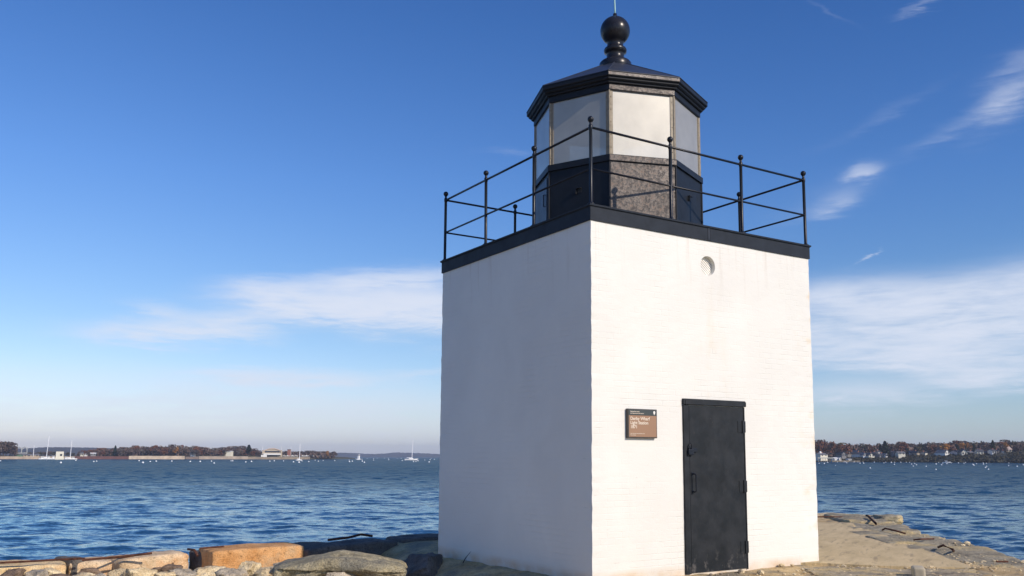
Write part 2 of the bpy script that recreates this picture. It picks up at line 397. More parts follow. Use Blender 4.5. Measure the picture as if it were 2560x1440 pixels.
#          x     y     rx   ry  tilt amount
CLOUDS = [(880, 762, 210, 32, 3, 2.2), (1060, 775, 150, 50, 0, 1.5), (960, 700, 220, 20, 6, 1.1), (700, 735, 100, 26, 0, .8),
          (470, 828, 160, 20, 2, 1.25), (400, 775, 60, 14, -8, .5), (560, 800, 120, 18, 4, .8), (330, 850, 110, 16, 0, .3), (760, 947, 160, 17, 0, 1.1), (600, 935, 90, 10, 0, .4), (1050, 935, 80, 9, 4, .5),
          (850, 1010, 420, 42, 0, .34), (300, 985, 420, 50, 0, .30), (600, 1070, 900, 50, 0, .30),
          (2330, 805, 300, 66, -2, 1.6), (2520, 715, 200, 46, 8, 1.1), (2150, 730, 150, 30, 3, .6), (2350, 890, 320, 36, -4, 1.0), (2480, 945, 130, 25, 0, .8), (2130, 985, 150, 26, 0, .8),
          (2155, 430, 34, 14, 8, .6), (2095, 505, 60, 22, 15, .26), (2050, 500, 110, 34, 20, .05),
          (2540, 240, 80, 28, 38, .26), (2555, 160, 60, 22, 15, .22), (2440, 290, 130, 14, 22, .10), (2200, 290, 120, 12, 20, .05),
          (2340, 2, 70, 6, 8, .16), (2060, 30, 60, 5, -35, .05), (1250, 380, 50, 6, 0, .12), (2153, 645, 22, 2.5, 38, .6)]
make_world()

# ------------------------------------------------------------------ lighthouse
S, H, BH, OV = 3.66, 4.0324, .1867, .0167
ZB = H + BH                                        # top of the black band
LH = empty('lighthouse', (S/2, S/2, 0), 0, 'square white painted brick light tower with black band, railing and octagonal lantern', 'lighthouse')
LO = Vector((-S/2, -S/2, 0))                        # tower-local origin shift: children are written in ground coordinates
def part(name, bm, mat, parent=None, smooth=False):
    p = parent or LH
    o = link(name, bm, mat, p, smooth)
    if p is LH: o.location = LO
    return o
rnd = random.Random(4)

def wall_mesh():
    bm = bmesh.new()
    rows = 61; zs = [-.35] + [H*i/(rows-1) for i in range(rows)]
    nc = 30
    per = []
    for s in range(4):
        for i in range(nc): per.append((s, i/nc))
    def base(s, t):
        return {0: (t*S, 0), 1: (S, t*S), 2: (S-t*S, S), 3: (0, S-t*S)}[s]
    VC = (1.80, 3.715)
    grid = []
    for j, z in enumerate(zs):
        row = []
        cj = [(rnd.uniform(-.0035,.0035), rnd.uniform(-.0035,.0035)) for _ in range(4)]
        for (s, t) in per:
            x, y = base(s, t)
            a = max(0, 1 - t*S/.16); b = max(0, 1 - (1-t)*S/.16)
            jx = cj[s][0]*a + cj[(s+1)%4][0]*b; jy = cj[s][1]*a + cj[(s+1)%4][1]*b
            nn = fbm(Vector((x*1.1, y*1.1, z*1.4)), 3)*.004 + rnd.uniform(-.0008,.0008)
            ox, oy = {0:(0,-1),1:(1,0),2:(0,1),3:(-1,0)}[s]
            row.append(bm.verts.new((x + jx + ox*nn, y + jy + oy*nn, z)))
        grid.append(row)
    hole = []
    n = len(per)
    for j in range(len(zs)-1):
        for k in range(n):
            s, t = per[k]
            if s == 0 and abs(t*S + S/nc/2 - VC[0]) < .19 and abs((zs[j]+zs[j+1])/2 - VC[1]) < .19:
                hole.append((j, k)); continue
            bm.faces.new((grid[j][k], grid[j][(k+1)%n], grid[j+1][(k+1)%n], grid[j+1][k]))
    bm.faces.new([grid[-1][k] for k in range(n)])
    # round opening for the vent
    j0, j1 = min(h[0] for h in hole), max(h[0] for h in hole)+1; k0, k1 = min(h[1] for h in hole), max(h[1] for h in hole)+1
    loop = [grid[j0][k] for k in range(k0, k1)] + [grid[j][k1] for j in range(j0, j1)] + [grid[j1][k] for k in range(k1, k0, -1)] + [grid[j][k0] for j in range(j1, j0, -1)]
    N = 36; R_ = .122
    ring = [bm.verts.new((VC[0]+R_*math.cos(2*PI*i/N), 0, VC[1]+R_*math.sin(2*PI*i/N))) for i in range(N)]
    inner = [bm.verts.new((v.co.x, .085, v.co.z)) for v in ring]
    ed = []
    for L_ in (loop, ring):
        for a, b in zip(L_, L_[1:]+L_[:1]):
            e = bm.edges.get((a, b)) or bm.edges.new((a, b)); ed.append(e)
    bmesh.ops.triangle_fill(bm, edges=ed, use_beauty=True)
    for f in [f for f in bm.faces if all(v in ring for v in f.verts)]: bm.faces.remove(f)
    for i in range(N): bm.faces.new((ring[i], inner[i], inner[(i+1)%N], ring[(i+1)%N]))
    bmesh.ops.recalc_face_normals(bm, faces=bm.faces[:])
    return bm, VC, R_
wm, VC, VR = wall_mesh()
wall = part('wall', wm, MAT['white'])
# vent: recessed round grille with a diagonal lattice
bm = bmesh.new()
bmesh.ops.create_circle(bm, cap_ends=True, radius=VR, segments=36, matrix=Matrix.Translation((VC[0], .11, VC[1])) @ Matrix.Rotation(PI/2, 4, 'X'))
vent = part('vent', bm, plain('vent_shadow_box', (.22,.20,.17), .9))
bm = bmesh.new()
for sgn in (1, -1):
    for i in range(-8, 9):
        o = i*.0262; hl = math.sqrt(max(0, VR**2 - o*o))
        if hl < .01: continue
        d = Vector((math.cos(rad(38)), 0, sgn*math.sin(rad(38)))); nn = Vector((-d.z, 0, d.x)); c = Vector((VC[0], .068+.003*sgn, VC[1])) + nn*o
        w = .0072
        v = [bm.verts.new(c + d*a + nn*b + Vector((0, y, 0))) for y in (-.004,.004) for a, b in ((-hl,-w),(hl,-w),(hl,w),(-hl,w))]
        for f in ((0,1,2,3),(7,6,5,4),(0,4,5,1),(3,2,6,7)): bm.faces.new([v[q] for q in f])
part('grille', bm, plain('white_grille', (.80,.78,.72), .6), vent)

# black band
bm = bmesh.new()
def ring_sq(o, z, r=0): return [(-o,-o,z),(S+o,-o,z),(S+o,S+o,z),(-o,S+o,z)]
prof = [(-.06, H-.001), (OV, H-.001), (OV, ZB-.034), (OV+.006, ZB-.028), (OV+.016, ZB-.022), (OV+.018, ZB-.004), (OV+.010, ZB), (-.3, ZB+.004)]
rings = [[bm.verts.new(p) for p in ring_sq(o, z)] for o, z in prof]
for A, B in zip(rings, rings[1:]):
    for k in range(4): bm.faces.new((A[k], A[(k+1)%4], B[(k+1)%4], B[k]))
bm.faces.new(rings[-1])
band = part('band', bm, MAT['band'])
bm = bmesh.new(); bbox(bm, (1.795, -OV-.006, H+.004), (1.835, -OV-.0005, ZB-.03), .002); bbox(bm, (1.843, -OV-.004, H+.004), (1.850, -OV-.0005, ZB-.03), .001)
part('seam_strip', bm, MAT['black'], band)

# railing
k_, d_ = .0172, .918; t_ = (S-2*k_)/3
K = [k_, k_+t_, k_+2*t_, S-k_]
bm = bmesh.new()
C4 = [(K[0],K[0]),(K[3],K[0]),(K[3],K[3]),(K[0],K[3])]
for a, b in zip(C4, C4[1:]+C4[:1]):
    tube(bm, [(a[0],a[1],ZB+d_), (b[0],b[1],ZB+d_)], .0145, 10); tube(bm, [(a[0],a[1],ZB+d_*.462), (b[0],b[1],ZB+d_*.462)], .0125, 10)
railing = part('railing', bm, MAT['rail'], None, True)
bm = bmesh.new()
lathe(bm, [(.045,-.003),(.045,.006),(.032,.012),(.0205,.03),(.0205,d_-.03),(.025,d_-.022),(.025,d_+.022),(.0205,d_+.03),(.014,d_+.04),(.019,d_+.056),(.013,d_+.062)], seg=12)
sphere(bm, (0,0,d_+.096), .037)
for v in bm.verts: v.co += Vector((0,0,0))
pm = None
for i in range(4):
    for j in range(4):
        if i in (0,3) or j in (0,3):
            if pm is None:
                o = link('post', bm, MAT['rail'], railing, True); pm = o.data
            else: o = inst('post', pm, railing)
            o.location = (K[i], K[j], ZB); o.rotation_euler.z = rnd.uniform(0,6); 
            o.rotation_euler.x = rnd.uniform(-.006,.006)

# lantern (octagon)
OC = Vector((S/2-.1245, S/2-.1315, 0)); TH = 3.9761
def oc(R_, k, z): a = TH + k*PI/4; return OC + Vector((R_*math.cos(a), R_*math.sin(a), z))
Z1, Z2, Z3 = 5.2178, 6.0821, 6.3043
def octo(bm, prof, cap0=True, cap1=True):
    rs = [[bm.verts.new(oc(R_, k, z)) for k in range(8)] for R_, z in prof]
    for A, B in zip(rs, rs[1:]):
        for k in range(8): bm.faces.new((A[k], A[(k+1)%8], B[(k+1)%8], B[k]))
    if cap0: bm.faces.new(rs[0][::-1])
    if cap1: bm.faces.new(rs[-1])
bm = bmesh.new()
octo(bm, [(1.178, ZB+.003), (1.178, Z1-.085)], True, True)
for k in range(8):                                  # corner cover strips
    p = oc(1.184, k, 0); tube(bm, [p+Vector((0,0,ZB+.003)), p+Vector((0,0,Z1-.09))], .012, 8)
dado = part('lantern_wall', bm, MAT['lantern'])
bm = bmesh.new(); octo(bm, [(1.18, Z1-.09), (1.205, Z1-.086), (1.205, Z1-.006), (1.197, Z1), (1.06, Z1+.004)])
part('sill_band', bm, MAT['lantern'], dado)
# little hooded ventilators on the lantern wall
def face_pt(k, u, z, out=0.0, R_=1.178):
    a, b = oc(R_, k, z), oc(R_, k+1, z); n_ = (b-a).cross(Vector((0,0,1))).normalized()
    return a + (b-a)*u + n_*out
for k, u, z in ((-1, .5, 4.80), (1, .5, 4.80), (3, .5, 4.8), (5, .5, 4.8)):
    bm = bmesh.new()
    def fb(u0, u1, z0, z1, o0, o1, k=k):
        pts = [face_pt(k, uu, zz, oo) for oo in (o0, o1) for uu, zz in ((u0,z0),(u1,z0),(u1,z1),(u0,z1))]
        v = [bm.verts.new(p) for p in pts]
        for f in ((3,2,1,0),(4,5,6,7),(0,1,5,4),(1,2,6,5),(2,3,7,6),(3,0,4,7)): bm.faces.new([v[q] for q in f])
    fb(u-.035, u+.045, z-.028, z+.028, -.004, .004); fb(u-.05, u-.035, z-.04, z+.03, -.004, .030); fb(u-.05, u+.045, z+.028, z+.036, -.004, .034)
    bmesh.ops.recalc_face_normals(bm, faces=bm.faces[:])
    part('ventilator', bm, plain('ventilator_dark', (.008,.009,.011), .6), dado)
# access hatch on the left-hand face
bm = bmesh.new()
for (u0,u1,z0,z1,o1) in ((.12,.88,ZB+.06,Z1-.14,.012),):
    pts = [face_pt(-2, uu, zz, oo) for oo in (-.004, o1) for uu, zz in ((u0,z0),(u1,z0),(u1,z1),(u0,z1))]
    v = [bm.verts.new(p) for p in pts]
    for f in ((3,2,1,0),(4,5,6,7),(0,1,5,4),(1,2,6,5),(2,3,7,6),(3,0,4,7)): bm.faces.new([v[q] for q in f])
tube(bm, [face_pt(-2,.80,4.70,.005), face_pt(-2,.80,4.70,.035), face_pt(-2,.80,4.86,.035), face_pt(-2,.80,4.86,.005)], .010, 8)
bmesh.ops.recalc_face_normals(bm, faces=bm.faces[:])
part('hatch', bm, paint_black('hatch_paint', (.05,.062,.085), (.35,.5)), dado)
# the sunlit face: sun glare painted as grey-brown on peeling sheet and strips
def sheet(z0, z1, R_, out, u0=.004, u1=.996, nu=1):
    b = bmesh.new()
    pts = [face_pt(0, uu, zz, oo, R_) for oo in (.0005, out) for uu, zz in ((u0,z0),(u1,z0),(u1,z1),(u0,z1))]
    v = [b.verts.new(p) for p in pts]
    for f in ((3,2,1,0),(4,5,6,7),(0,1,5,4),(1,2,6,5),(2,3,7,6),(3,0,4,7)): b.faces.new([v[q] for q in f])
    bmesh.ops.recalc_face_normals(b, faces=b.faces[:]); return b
part('glare_panel', sheet(ZB+.006, Z1-.092, 1.178, .004, .014, .986), MAT['dado'], dado)['label'] = 'peeling panel on the sunlit face, sun glare painted in as grey-brown'
part('glare_sill', sheet(Z1-.082, Z1-.010, 1.205, .003), MAT['dado'], dado)  # sun glare painted along the sill edge
# panes and glazing bars
for k in range(8):
    bm = bmesh.new()
    a, b = 0.02, .98
    pts = [face_pt(k, uu, zz, oo, 1.160) for oo in (-.006, .0) for uu, zz in ((a,Z1+.002),(b,Z1+.002),(b,Z2+.01),(a,Z2+.01))]
    v = [bm.verts.new(p) for p in pts]
    bm.faces.new([v[i] for i in (4,5,6,7)])
    pane = part('lantern_pane', bm, MAT['pane'])
    bm = bmesh.new()
    tube(bm, [oc(1.165,k,Z1), oc(1.165,k,Z2+.01)], .0145, 8)
    for kk, u0, u1 in ((k, .0, .05), (k-1, .945, 1.0)):        # flat beads each side of the corner
        pts = [face_pt(kk, uu, zz, oo, 1.160) for oo in (-.02, .008) for uu, zz in ((u0,Z1+.002),(u1,Z1+.002),(u1,Z2+.01),(u0,Z2+.01))]
        w = [bm.verts.new(p) for p in pts]
        for f in ((3,2,1,0),(4,5,6,7),(0,1,5,4),(1,2,6,5),(2,3,7,6),(3,0,4,7)): bm.faces.new([w[q] for q in f])
    for q in range(5):                                # screw heads
        sphere(bm, face_pt(k, .022, Z1+.1+q*.17, .010, 1.160), .007, 6, 4); sphere(bm, face_pt(k-1, .972, Z1+.1+q*.17, .010, 1.160), .007, 6, 4)
    bmesh.ops.recalc_face_normals(bm, faces=bm.faces[:])
    part('glazing_bar', bm, MAT['glazing_bar'])
bm = bmesh.new(); octo(bm, [(1.05, Z1-.06), (1.05, Z1-.03)]); part('lantern_bounce_floor', bm, MAT['interior'])  # unseen pale floor, added to bounce sunlight up onto the panes
# lamp inside
bm = bmesh.new(); lathe(bm, [(.10,0),(.10,.35),(.06,.38),(.06,.50),(.15,.52),(.15,.80),(.10,.86)], OC+Vector((0,0,Z1)), 20)
part('lamp', bm, MAT['lamp'], None, True)
# cornice
bm = bmesh.new()
octo(bm, [(1.10, Z2+.004), (1.178, Z2), (1.178, Z2+.006), (1.186, Z2+.010), (1.186, Z2+.085), (1.215, Z2+.090), (1.222, Z2+.098), (1.222, Z2+.112), (1.25, Z2+.122), (1.262, Z2+.135), (1.262, Z2+.150),
          (1.284, Z2+.158), (1.290, Z2+.165), (1.290, Z3-.012), (1.284, Z3-.004), (1.15, Z3+.0)], True, False)
cornice = part('cornice', bm, MAT['lantern'])
part('glare_fascia', sheet(Z3-.052, Z3-.016, 1.290, .003), MAT['fascia'], cornice)  # thin pale strip, painted sun glare
part('glare_frieze', sheet(Z2+.014, Z2+.082, 1.186, .003), MAT['dado'], cornice)  # lighter frieze strip, glare put into its colour
RA, ZA = .235, 6.88
bm = bmesh.new(); octo(bm, [(1.295, Z3-.006), (1.295, Z3+.003), (RA, ZA)], False, True)
for k in range(8): tube(bm, [oc(1.285,k,Z3+.004), oc(RA,k,ZA)], .010, 6)
part('roof', bm, paint_black('roof_paint', (.030,.036,.052), (.35,.5), .06))
# finial
def zfor(py):                                        # height on the lantern axis seen at a picture row
    lo_, hi_ = 5.0, 9.0
    for _ in range(40):
        m_ = (lo_+hi_)/2; q = Vector((OC.x, OC.y, m_)) - CAM
        y_ = 720+PY-F*q.dot(up)/q.dot(fw)
        if y_ > py: lo_ = m_
        else: hi_ = m_
    return lo_
zb = 7.50; rb = .214
prof = [(.20, ZA-.06), (.225, ZA-.02), (.23, ZA+.075), (.21, ZA+.10), (.145, ZA+.125), (.125, ZA+.15), (.125, ZA+.22), (.135, ZA+.235), (.160, ZA+.25), (.165, ZA+.285), (.155, ZA+.305), (.125, ZA+.315), (.118, ZA+.34)]
zc = zfor(78); 
prof += [(rb*math.sin(a), zc - rb*math.cos(a)) for a in [rad(32 + i*(144-32+4)/14) for i in range(15)]]
prof += [(.03, zc+rb*.985), (.028, zc+rb+.05)]
bm = bmesh.new(); lathe(bm, prof, OC, 40)
finial = part('finial', bm, paint_black('finial_paint', (.016,.017,.022), (.22,.34), .08, 7), None, True)
bm = bmesh.new()
p0 = OC + Vector((0,0,zc+rb+.03)); tube(bm, [p0, p0+Vector((0,0,.10)), p0+Vector((-.012,.0,.35)), p0+Vector((-.02,0,.9)), p0+Vector((-.02,0,1.15))], [.013,.012,.011,.010,.003], 8)
part('lightning_rod', bm, MAT['rod'], finial, True)

# door
DX0, DX1, DZ0, DZ1 = 1.335, 2.352, .012, 2.052
bm = bmesh.new()
bbox(bm, (DX0, -.022, DZ0), (DX0+.085, .03, DZ1-.075), .004); bbox(bm, (DX1-.018, -.020, DZ0), (DX1, .03, DZ1-.075), .003)
bbox(bm, (DX0-.004, -.034, DZ1-.072), (DX1+.006, .03, DZ1), .005)
bbox(bm, (DX0+.02, -.040, DZ1-.070), (DX1+.01, -.030, DZ1-.012), .003)
frame = part('door_frame', bm, MAT['door'])
bm = bmesh.new()
bbox(bm, (DX0+.092, -.016, DZ0+.01), (DX1-.022, .03, DZ1-.080), .003)
door = part('door', bm, MAT['door'])
bm = bmesh.new()
hx = DX0+.125
tube(bm, [(hx, -.016, 1.165), (hx, -.058, 1.165), (hx+.012, -.070, 1.155), (hx+.012, -.070, .965), (hx, -.058, .955), (hx, -.016, .955)], .009, 8)
bbox(bm, (hx-.018, -.022, 1.145), (hx+.018, -.0165, 1.185), .002); bbox(bm, (hx-.018, -.022, .935), (hx+.018, -.0165, .975), .002)
part('handle', bm, MAT['rail'], door)
bm = bmesh.new()
bbox(bm, (DX0+.055, -.032, 1.42), (DX0+.20, -.0165, 1.47), .003); bbox(bm, (DX0+.045, -.060, 1.385), (DX0+.125, -.024, 1.455), .008)
tube(bm, [(DX0+.062, -.045, 1.45), (DX0+.062, -.045, 1.50), (DX0+.080, -.045, 1.52), (DX0+.10, -.045, 1.50), (DX0+.10, -.045, 1.45)], .008, 8)
part('padlock', bm, MAT['rail'], door)
for hz in (1.66, .93, .20):
    bm = bmesh.new(); tube(bm, [(DX1-.045, -.026, hz), (DX1-.045, -.026, hz+.15)], .011, 8)
    bbox(bm, (DX1-.125, -.021, hz+.005), (DX1-.045, -.0165, hz+.145), .002); bbox(bm, (DX1-.045, -.0235, hz+.005), (DX1+.008, -.0205, hz+.145), .0012)
    part('hinge', bm, MAT['door'], door)
# small iron bracket on the far flank
bm = bmesh.new(); bbox(bm, (S-.01, 1.0, .95), (S+.05, 1.05, 1.10), .005); part('bracket', bm, MAT['rail'])

# plaque ------------------------------------------------------------
SX0, SX1, SZ0, SZ1 = .476, .905, 1.575, 1.905
sign = empty('plaque', ((SX0+SX1)/2, 0, (SZ0+SZ1)/2), 0, 'brown and black plaque with cream lettering on the white wall left of the door', 'sign')
SO = -Vector(sign.location)
def spart(name, bm, mat, parent=None):
    o = link(name, bm, mat, parent or sign)
    if not parent: o.location = SO
    return o
T = -.044
bm = bmesh.new(); bbox(bm, (SX0, T, SZ0), (SX1, -.004, SZ1), .004); fr = spart('frame', bm, MAT['sign_frame'])
bm = bmesh.new(); bbox(bm, (SX0+.012, T-.003, SZ0+.012), (SX1-.012, T+.004, SZ1-.075), .001); panel = spart('panel', bm, MAT['brown_sign'])
bm = bmesh.new(); bbox(bm, (SX0+.012, T-.0035, SZ1-.073), (SX1-.012, T+.004, SZ1-.012), .001); header = spart('header', bm, MAT['green_sign'])
def text(s, x, z, size, parent, bold=0.0, xs=1.0):
    c = bpy.data.curves.new('lettering', 'FONT'); c.body = s; c.size = size; c.extrude = .0006; c.offset = bold; c.space_line = 1.0
    t = bpy.data.objects.new('lettering', c); col.objects.link(t); dg = bpy.context.evaluated_depsgraph_get(); dg.update()
    me = bpy.data.meshes.new_from_object(t.evaluated_get(dg)); bpy.data.objects.remove(t); bpy.data.curves.remove(c)
    me.name = 'lettering'; me.materials.clear(); me.materials.append(MAT['cream'])
    for v in me.vertices: v.co = Vector((v.co.x*xs, -v.co.z, v.co.y))
    o = bpy.data.objects.new('lettering', me); col.objects.link(o); o.parent = parent; o.location = (x, T-.0052, z); return o
LX = SX0+.030
text('Derby Wharf', LX, SZ1-.128, .052, panel, .0008); text('Light Station', LX, SZ1-.175, .052, panel, .0008); text('1871', LX, SZ1-.222, .052, panel, .0008)
text('Salem Maritime National Historic Site', LX, SZ0+.045, .0135, panel, .0002); text('Massachusetts', LX, SZ0+.028, .0135, panel, .0002)
text('National Park Service', LX, SZ1-.037, .0155, header, .0003); text('U.S. Department of the Interior', LX, SZ1-.057, .0155, header, .0003)
bm = bmesh.new()
ex, ez = SX1-.045, SZ1-.043
pts = [(0,-.024),(-.010,-.006),(-.015,.008),(-.011,.019),(0,.024),(.011,.019),(.015,.008),(.010,-.006)]
v = [bm.verts.new((ex+a, T-.0055, ez+b)) for a, b in pts]; bm.faces.new(v)
r = bmesh.ops.extrude_face_region(bm, geom=bm.faces[:]); bmesh.ops.translate(bm, vec=(0,.0015,0), verts=[e for e in r['geom'] if isinstance(e, bmesh.types.BMVert)])
bmesh.ops.recalc_face_normals(bm, faces=bm.faces[:])
link('emblem', bm, plain('emblem_white', (.8,.76,.7), .5, .02), header)

# ------------------------------------------------------------------ wharf
WATER = -1.8
edge = [g(2560,1397,.0), g(2500,1380), g(2440,1360), g(2400,1350), g(2350,1340), g(2305,1328), g(2290,1315), g(2235,1302), g(2222,1291), g(2180,1285), g(2120,1286), g(2046,1288)]
right_pts = [(p.x, p.y) for p in edge]
back = [(8.0, 6.7), (4.5, 6.55), (1.35, 6.25)]
def gl(px, py, z=.08): p = g(px, py, z); return (p.x, p.y)
left = [gl(1000,1333), gl(900,1340), gl(760,1355), gl(500,1368), gl(400,1376), gl(270,1386), gl(120,1389), gl(0,1396), (-9, 4.6), (-16, 2.2), (-40, -6)]
poly = [(2.0,-40), (4.4,-16), (5.2,-5)] + right_pts + back + left + [(-60,-14), (-60,-40)]
def inside(x, y, P):
    c = False; n = len(P); j = n-1
    for i in range(n):
        xi, yi = P[i]; xj, yj = P[j]
        if (yi > y) != (yj > y) and x < (xj-xi)*(y-yi)/(yj-yi)+xi: c = not c
        j = i
    return c
def dline(x, y, P):
    b = 1e9
    for (x0,y0),(x1,y1) in zip(P, P[1:]):
        dx, dy = x1-x0, y1-y0; t = max(0, min(1, ((x-x0)*dx+(y-y0)*dy)/(dx*dx+dy*dy+1e-12)))
        b = min(b, math.hypot(x-x0-t*dx, y-y0-t*dy))
    return b
inner = [(1990,1311),(2046,1308),(2128,1309),(2136,1318),(2148,1324),(2190,1331),(2226,1345),(2244,1353),(2262,1360),(2292,1369),(2316,1378),(2342,1389),(2366,1396),(2388,1404),(2412,1413),(2430,1420),(2436,1424),(2380,1422),(2290,1421),(2200,1418),(2120,1414),(2050,1411),(1960,1409)]
def sm(a, b, x):
    t = max(0, min(1, (x-a)/(b-a))); return t*t*(3-2*t)
CONC = []
def hground(x, y):
    if CONC and inside(x, y, CONC): return -.12
    # the fill has washed out on the left; level around the tower
    low = sm(.1, -1.3, x - .10*(y-2))
    z = -.035*sm(4.5, 8, x)*0 - .34*low*(1 - .75*sm(3.5, -5, y)) + .06*sm(2.0, -.2, x)*sm(3.5, 5, y)*(1-low)
    z += fbm(Vector((x*.6, y*.6, 1)), 4)*.02 + fbm(Vector((x*3, y*3, 5)), 4)*.016*(1+3*low)
    return z
cc_ = [g(x,y,.012) for x, y in [(1990,1318),(2120,1318),(2200,1340),(2280,1368),(2330,1387),(2380,1405),(2440,1425),(2380,1417),(2200,1412),(1990,1404)]]
CONC = [(p.x,p.y) for p in cc_]
bm = bmesh.new(); vs = {}
def gx(i, lo, hi, n): return lo + (hi-lo)*i/n
def patch(x0, x1, y0, y1, n, m):
    def V(i, j):
        x, y = gx(i,x0,x1,n), gx(j,y0,y1,m); key = (round(x,4), round(y,4))
        if key not in vs: vs[key] = bm.verts.new((x, y, hground(x, y)))
        return vs[key]
    for i in range(n):
        for j in range(m):
            q = [(i,j),(i+1,j),(i+1,j+1),(i,j+1)]
            if all(inside(gx(a,x0,x1,n), gx(b,y0,y1,m), poly) and dline(gx(a,x0,x1,n), gx(b,y0,y1,m), poly+poly[:1]) > .12 for a, b in q):
                bm.faces.new([V(a,b) for a, b in q])
patch(-8, 14, -4, 8, 220, 120)
patch(-60, -8, -40, 8, 104, 96); patch(-8, 14, -40, -4, 44, 72)
link('wharf_ground', bm, MAT['deck'], None, True); bpy.data.objects['wharf_ground']['kind'] = 'structure'
# body of the wharf: masonry sides and a core just under the ground
bm = bmesh.new()
top = [bm.verts.new((x, y, -.62)) for x, y in poly]; bot = [bm.verts.new((x, y, -4)) for x, y in poly]
n = len(poly)
for i in range(n): bm.faces.new((bot[i], bot[(i+1)%n], top[(i+1)%n], top[i]))
bmesh.ops.triangle_fill(bm, edges=[bm.edges.get((top[i], top[(i+1)%n])) for i in range(n)])
bmesh.ops.recalc_face_normals(bm, faces=bm.faces[:])
link('wharf_base', bm, MAT['cap_dark']); bpy.data.objects['wharf_base']['kind'] = 'structure'
# the low perimeter blocks that hold the ground: stones laid along the edge
def lay(name, a, b, width, zt, h, mat, label, cat, group=None, seed=1, rnd_=.05, amp=.02, inset=.5, n=(22,22,22), freq=3.0, tilt=0):
    a = Vector((a[0], a[1], 0)); b = Vector((b[0], b[1], 0)); d = b-a; L = d.length; d.normalize(); nrm = Vector((-d.y, d.x, 0))
    bm = rbox(L, width, h, rnd_, amp, seed, n, freq)
    c = (a+b)/2 + nrm*width*inset
    o = link(name, bm, mat, None, True, (c.x, c.y, zt-h/2), math.atan2(d.y, d.x))
    o.rotation_euler.x = tilt
    tag(o, label, cat, group); return o
# left capstones (going left from the tower shadow)
GC = 'capstones along the left wharf edge'
def capx(px0, px1, pyf0, pyf1, zt, width, h, mat, label, seed, **k):
    # front top arris runs between two sight points at height zt
    a = g(px0, pyf0, zt); b = g(px1, pyf1, zt)
    return lay('capstone', a, b, width, zt, h, mat, label, 'capstone', GC, seed, **k)
capx(532, 762, 1377, 1363, .10, .62, .46, MAT['cap_orange'], 'long orange-stained granite capstone at the edge of the tower shadow', 11, rnd_=.035, amp=.012)
capx(297, 478, 1398, 1384, .03, .60, .40, MAT['cap_tan'], 'tan capstone left of the dark gap, chipped top', 12, rnd_=.06, amp=.03)
capx(172, 287, 1405, 1400, .0, .52, .36, MAT['cap_tan'], 'short tan capstone between the yellow stone and the second tan stone', 13, rnd_=.05, amp=.02)
capx(-60, 165, 1418, 1409, .0, .62, .34, MAT['cap_yellow'], 'yellow-faced capstone in the lower left corner of the picture', 14, rnd_=.05, amp=.02)
capx(-420, -70, 1440, 1418, -.02, .62, .36, MAT['cap_tan'], 'tan capstone beyond the left edge of the picture', 15)
o = link('wedge_stone', rbox(.14,.42,.34,.03,.02,31), MAT['cap_dark'], None, True, g(489,1395,-.02)+Vector((.12,.25,-.1)), .3)
tag(o, 'narrow dark stone wedged in the gap between two capstones', 'stone')
o = link('wedge_stone', rbox(.16,.46,.34,.03,.02,32), MAT['cap_dark'], None, True, g(168,1409,-.02)+Vector((.05,.2,-.11)), .4)
tag(o, 'small dark stone filling the crack beside the yellow capstone', 'stone')
# capstones in the tower shadow
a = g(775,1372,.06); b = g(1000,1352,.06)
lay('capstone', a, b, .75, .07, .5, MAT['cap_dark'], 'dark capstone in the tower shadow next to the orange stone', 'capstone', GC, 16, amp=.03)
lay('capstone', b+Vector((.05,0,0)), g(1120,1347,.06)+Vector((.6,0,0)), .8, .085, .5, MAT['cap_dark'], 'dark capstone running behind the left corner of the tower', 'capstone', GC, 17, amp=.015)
lay('capstone', (1.9,5.7), (4.9,6.1), .6, .06, .5, MAT['cap_dark'], 'capstone hidden behind the tower', 'capstone', GC, 18) if 0 else None
# right rim stones: along the diagonal edge
GR = 'stones along the right wharf edge'
R = right_pts
def rim(px0,py0,px1,py1,width,zt,label,seed, amp=.03, mat='rim', ins=.5, rnd_=.05):
    a = g(px0,py0,zt); b = g(px1,py1,zt)
    return lay('rim_stone', a, b, width, zt, .45, MAT[mat], label, 'stone', GR, seed, rnd_=rnd_, amp=amp, inset=ins, n=(34,34,34), freq=3.0)
rim(2600,1414,2447,1363,1.45,.02,'broad grey rim stone at the right edge of the picture',21,.024)
rim(2441,1361,2312,1331,1.35,.03,'grey rim stone with a bent iron dog in its top',22,.028)
rim(2308,1330,2238,1305,1.20,.03,'mottled grey rim stone in the middle of the right edge',23,.03)
rim(2240,1303,2150,1284,.95,.06,'humped grey stone at the far corner of the wharf',24,.035)
rim(2175,1287,2040,1288,.60,.02,'long low stone edging the far side right of the tower',25,.02)
o = link('rim_stone', rock(.55,.35,.16,77,4,.2), MAT['rim'], None, True, g(2212,1300,.02), .2); tag(o, 'yellowish broken stone on the far corner of the wharf', 'stone', GR)
o = link('rim_stone', rock(.8,.3,.10,78,4,.12), MAT['rubble'], None, True, g(2052,1291,0), .1); tag(o, 'pale flat stone just right of the tower on the far edge', 'stone', GR)
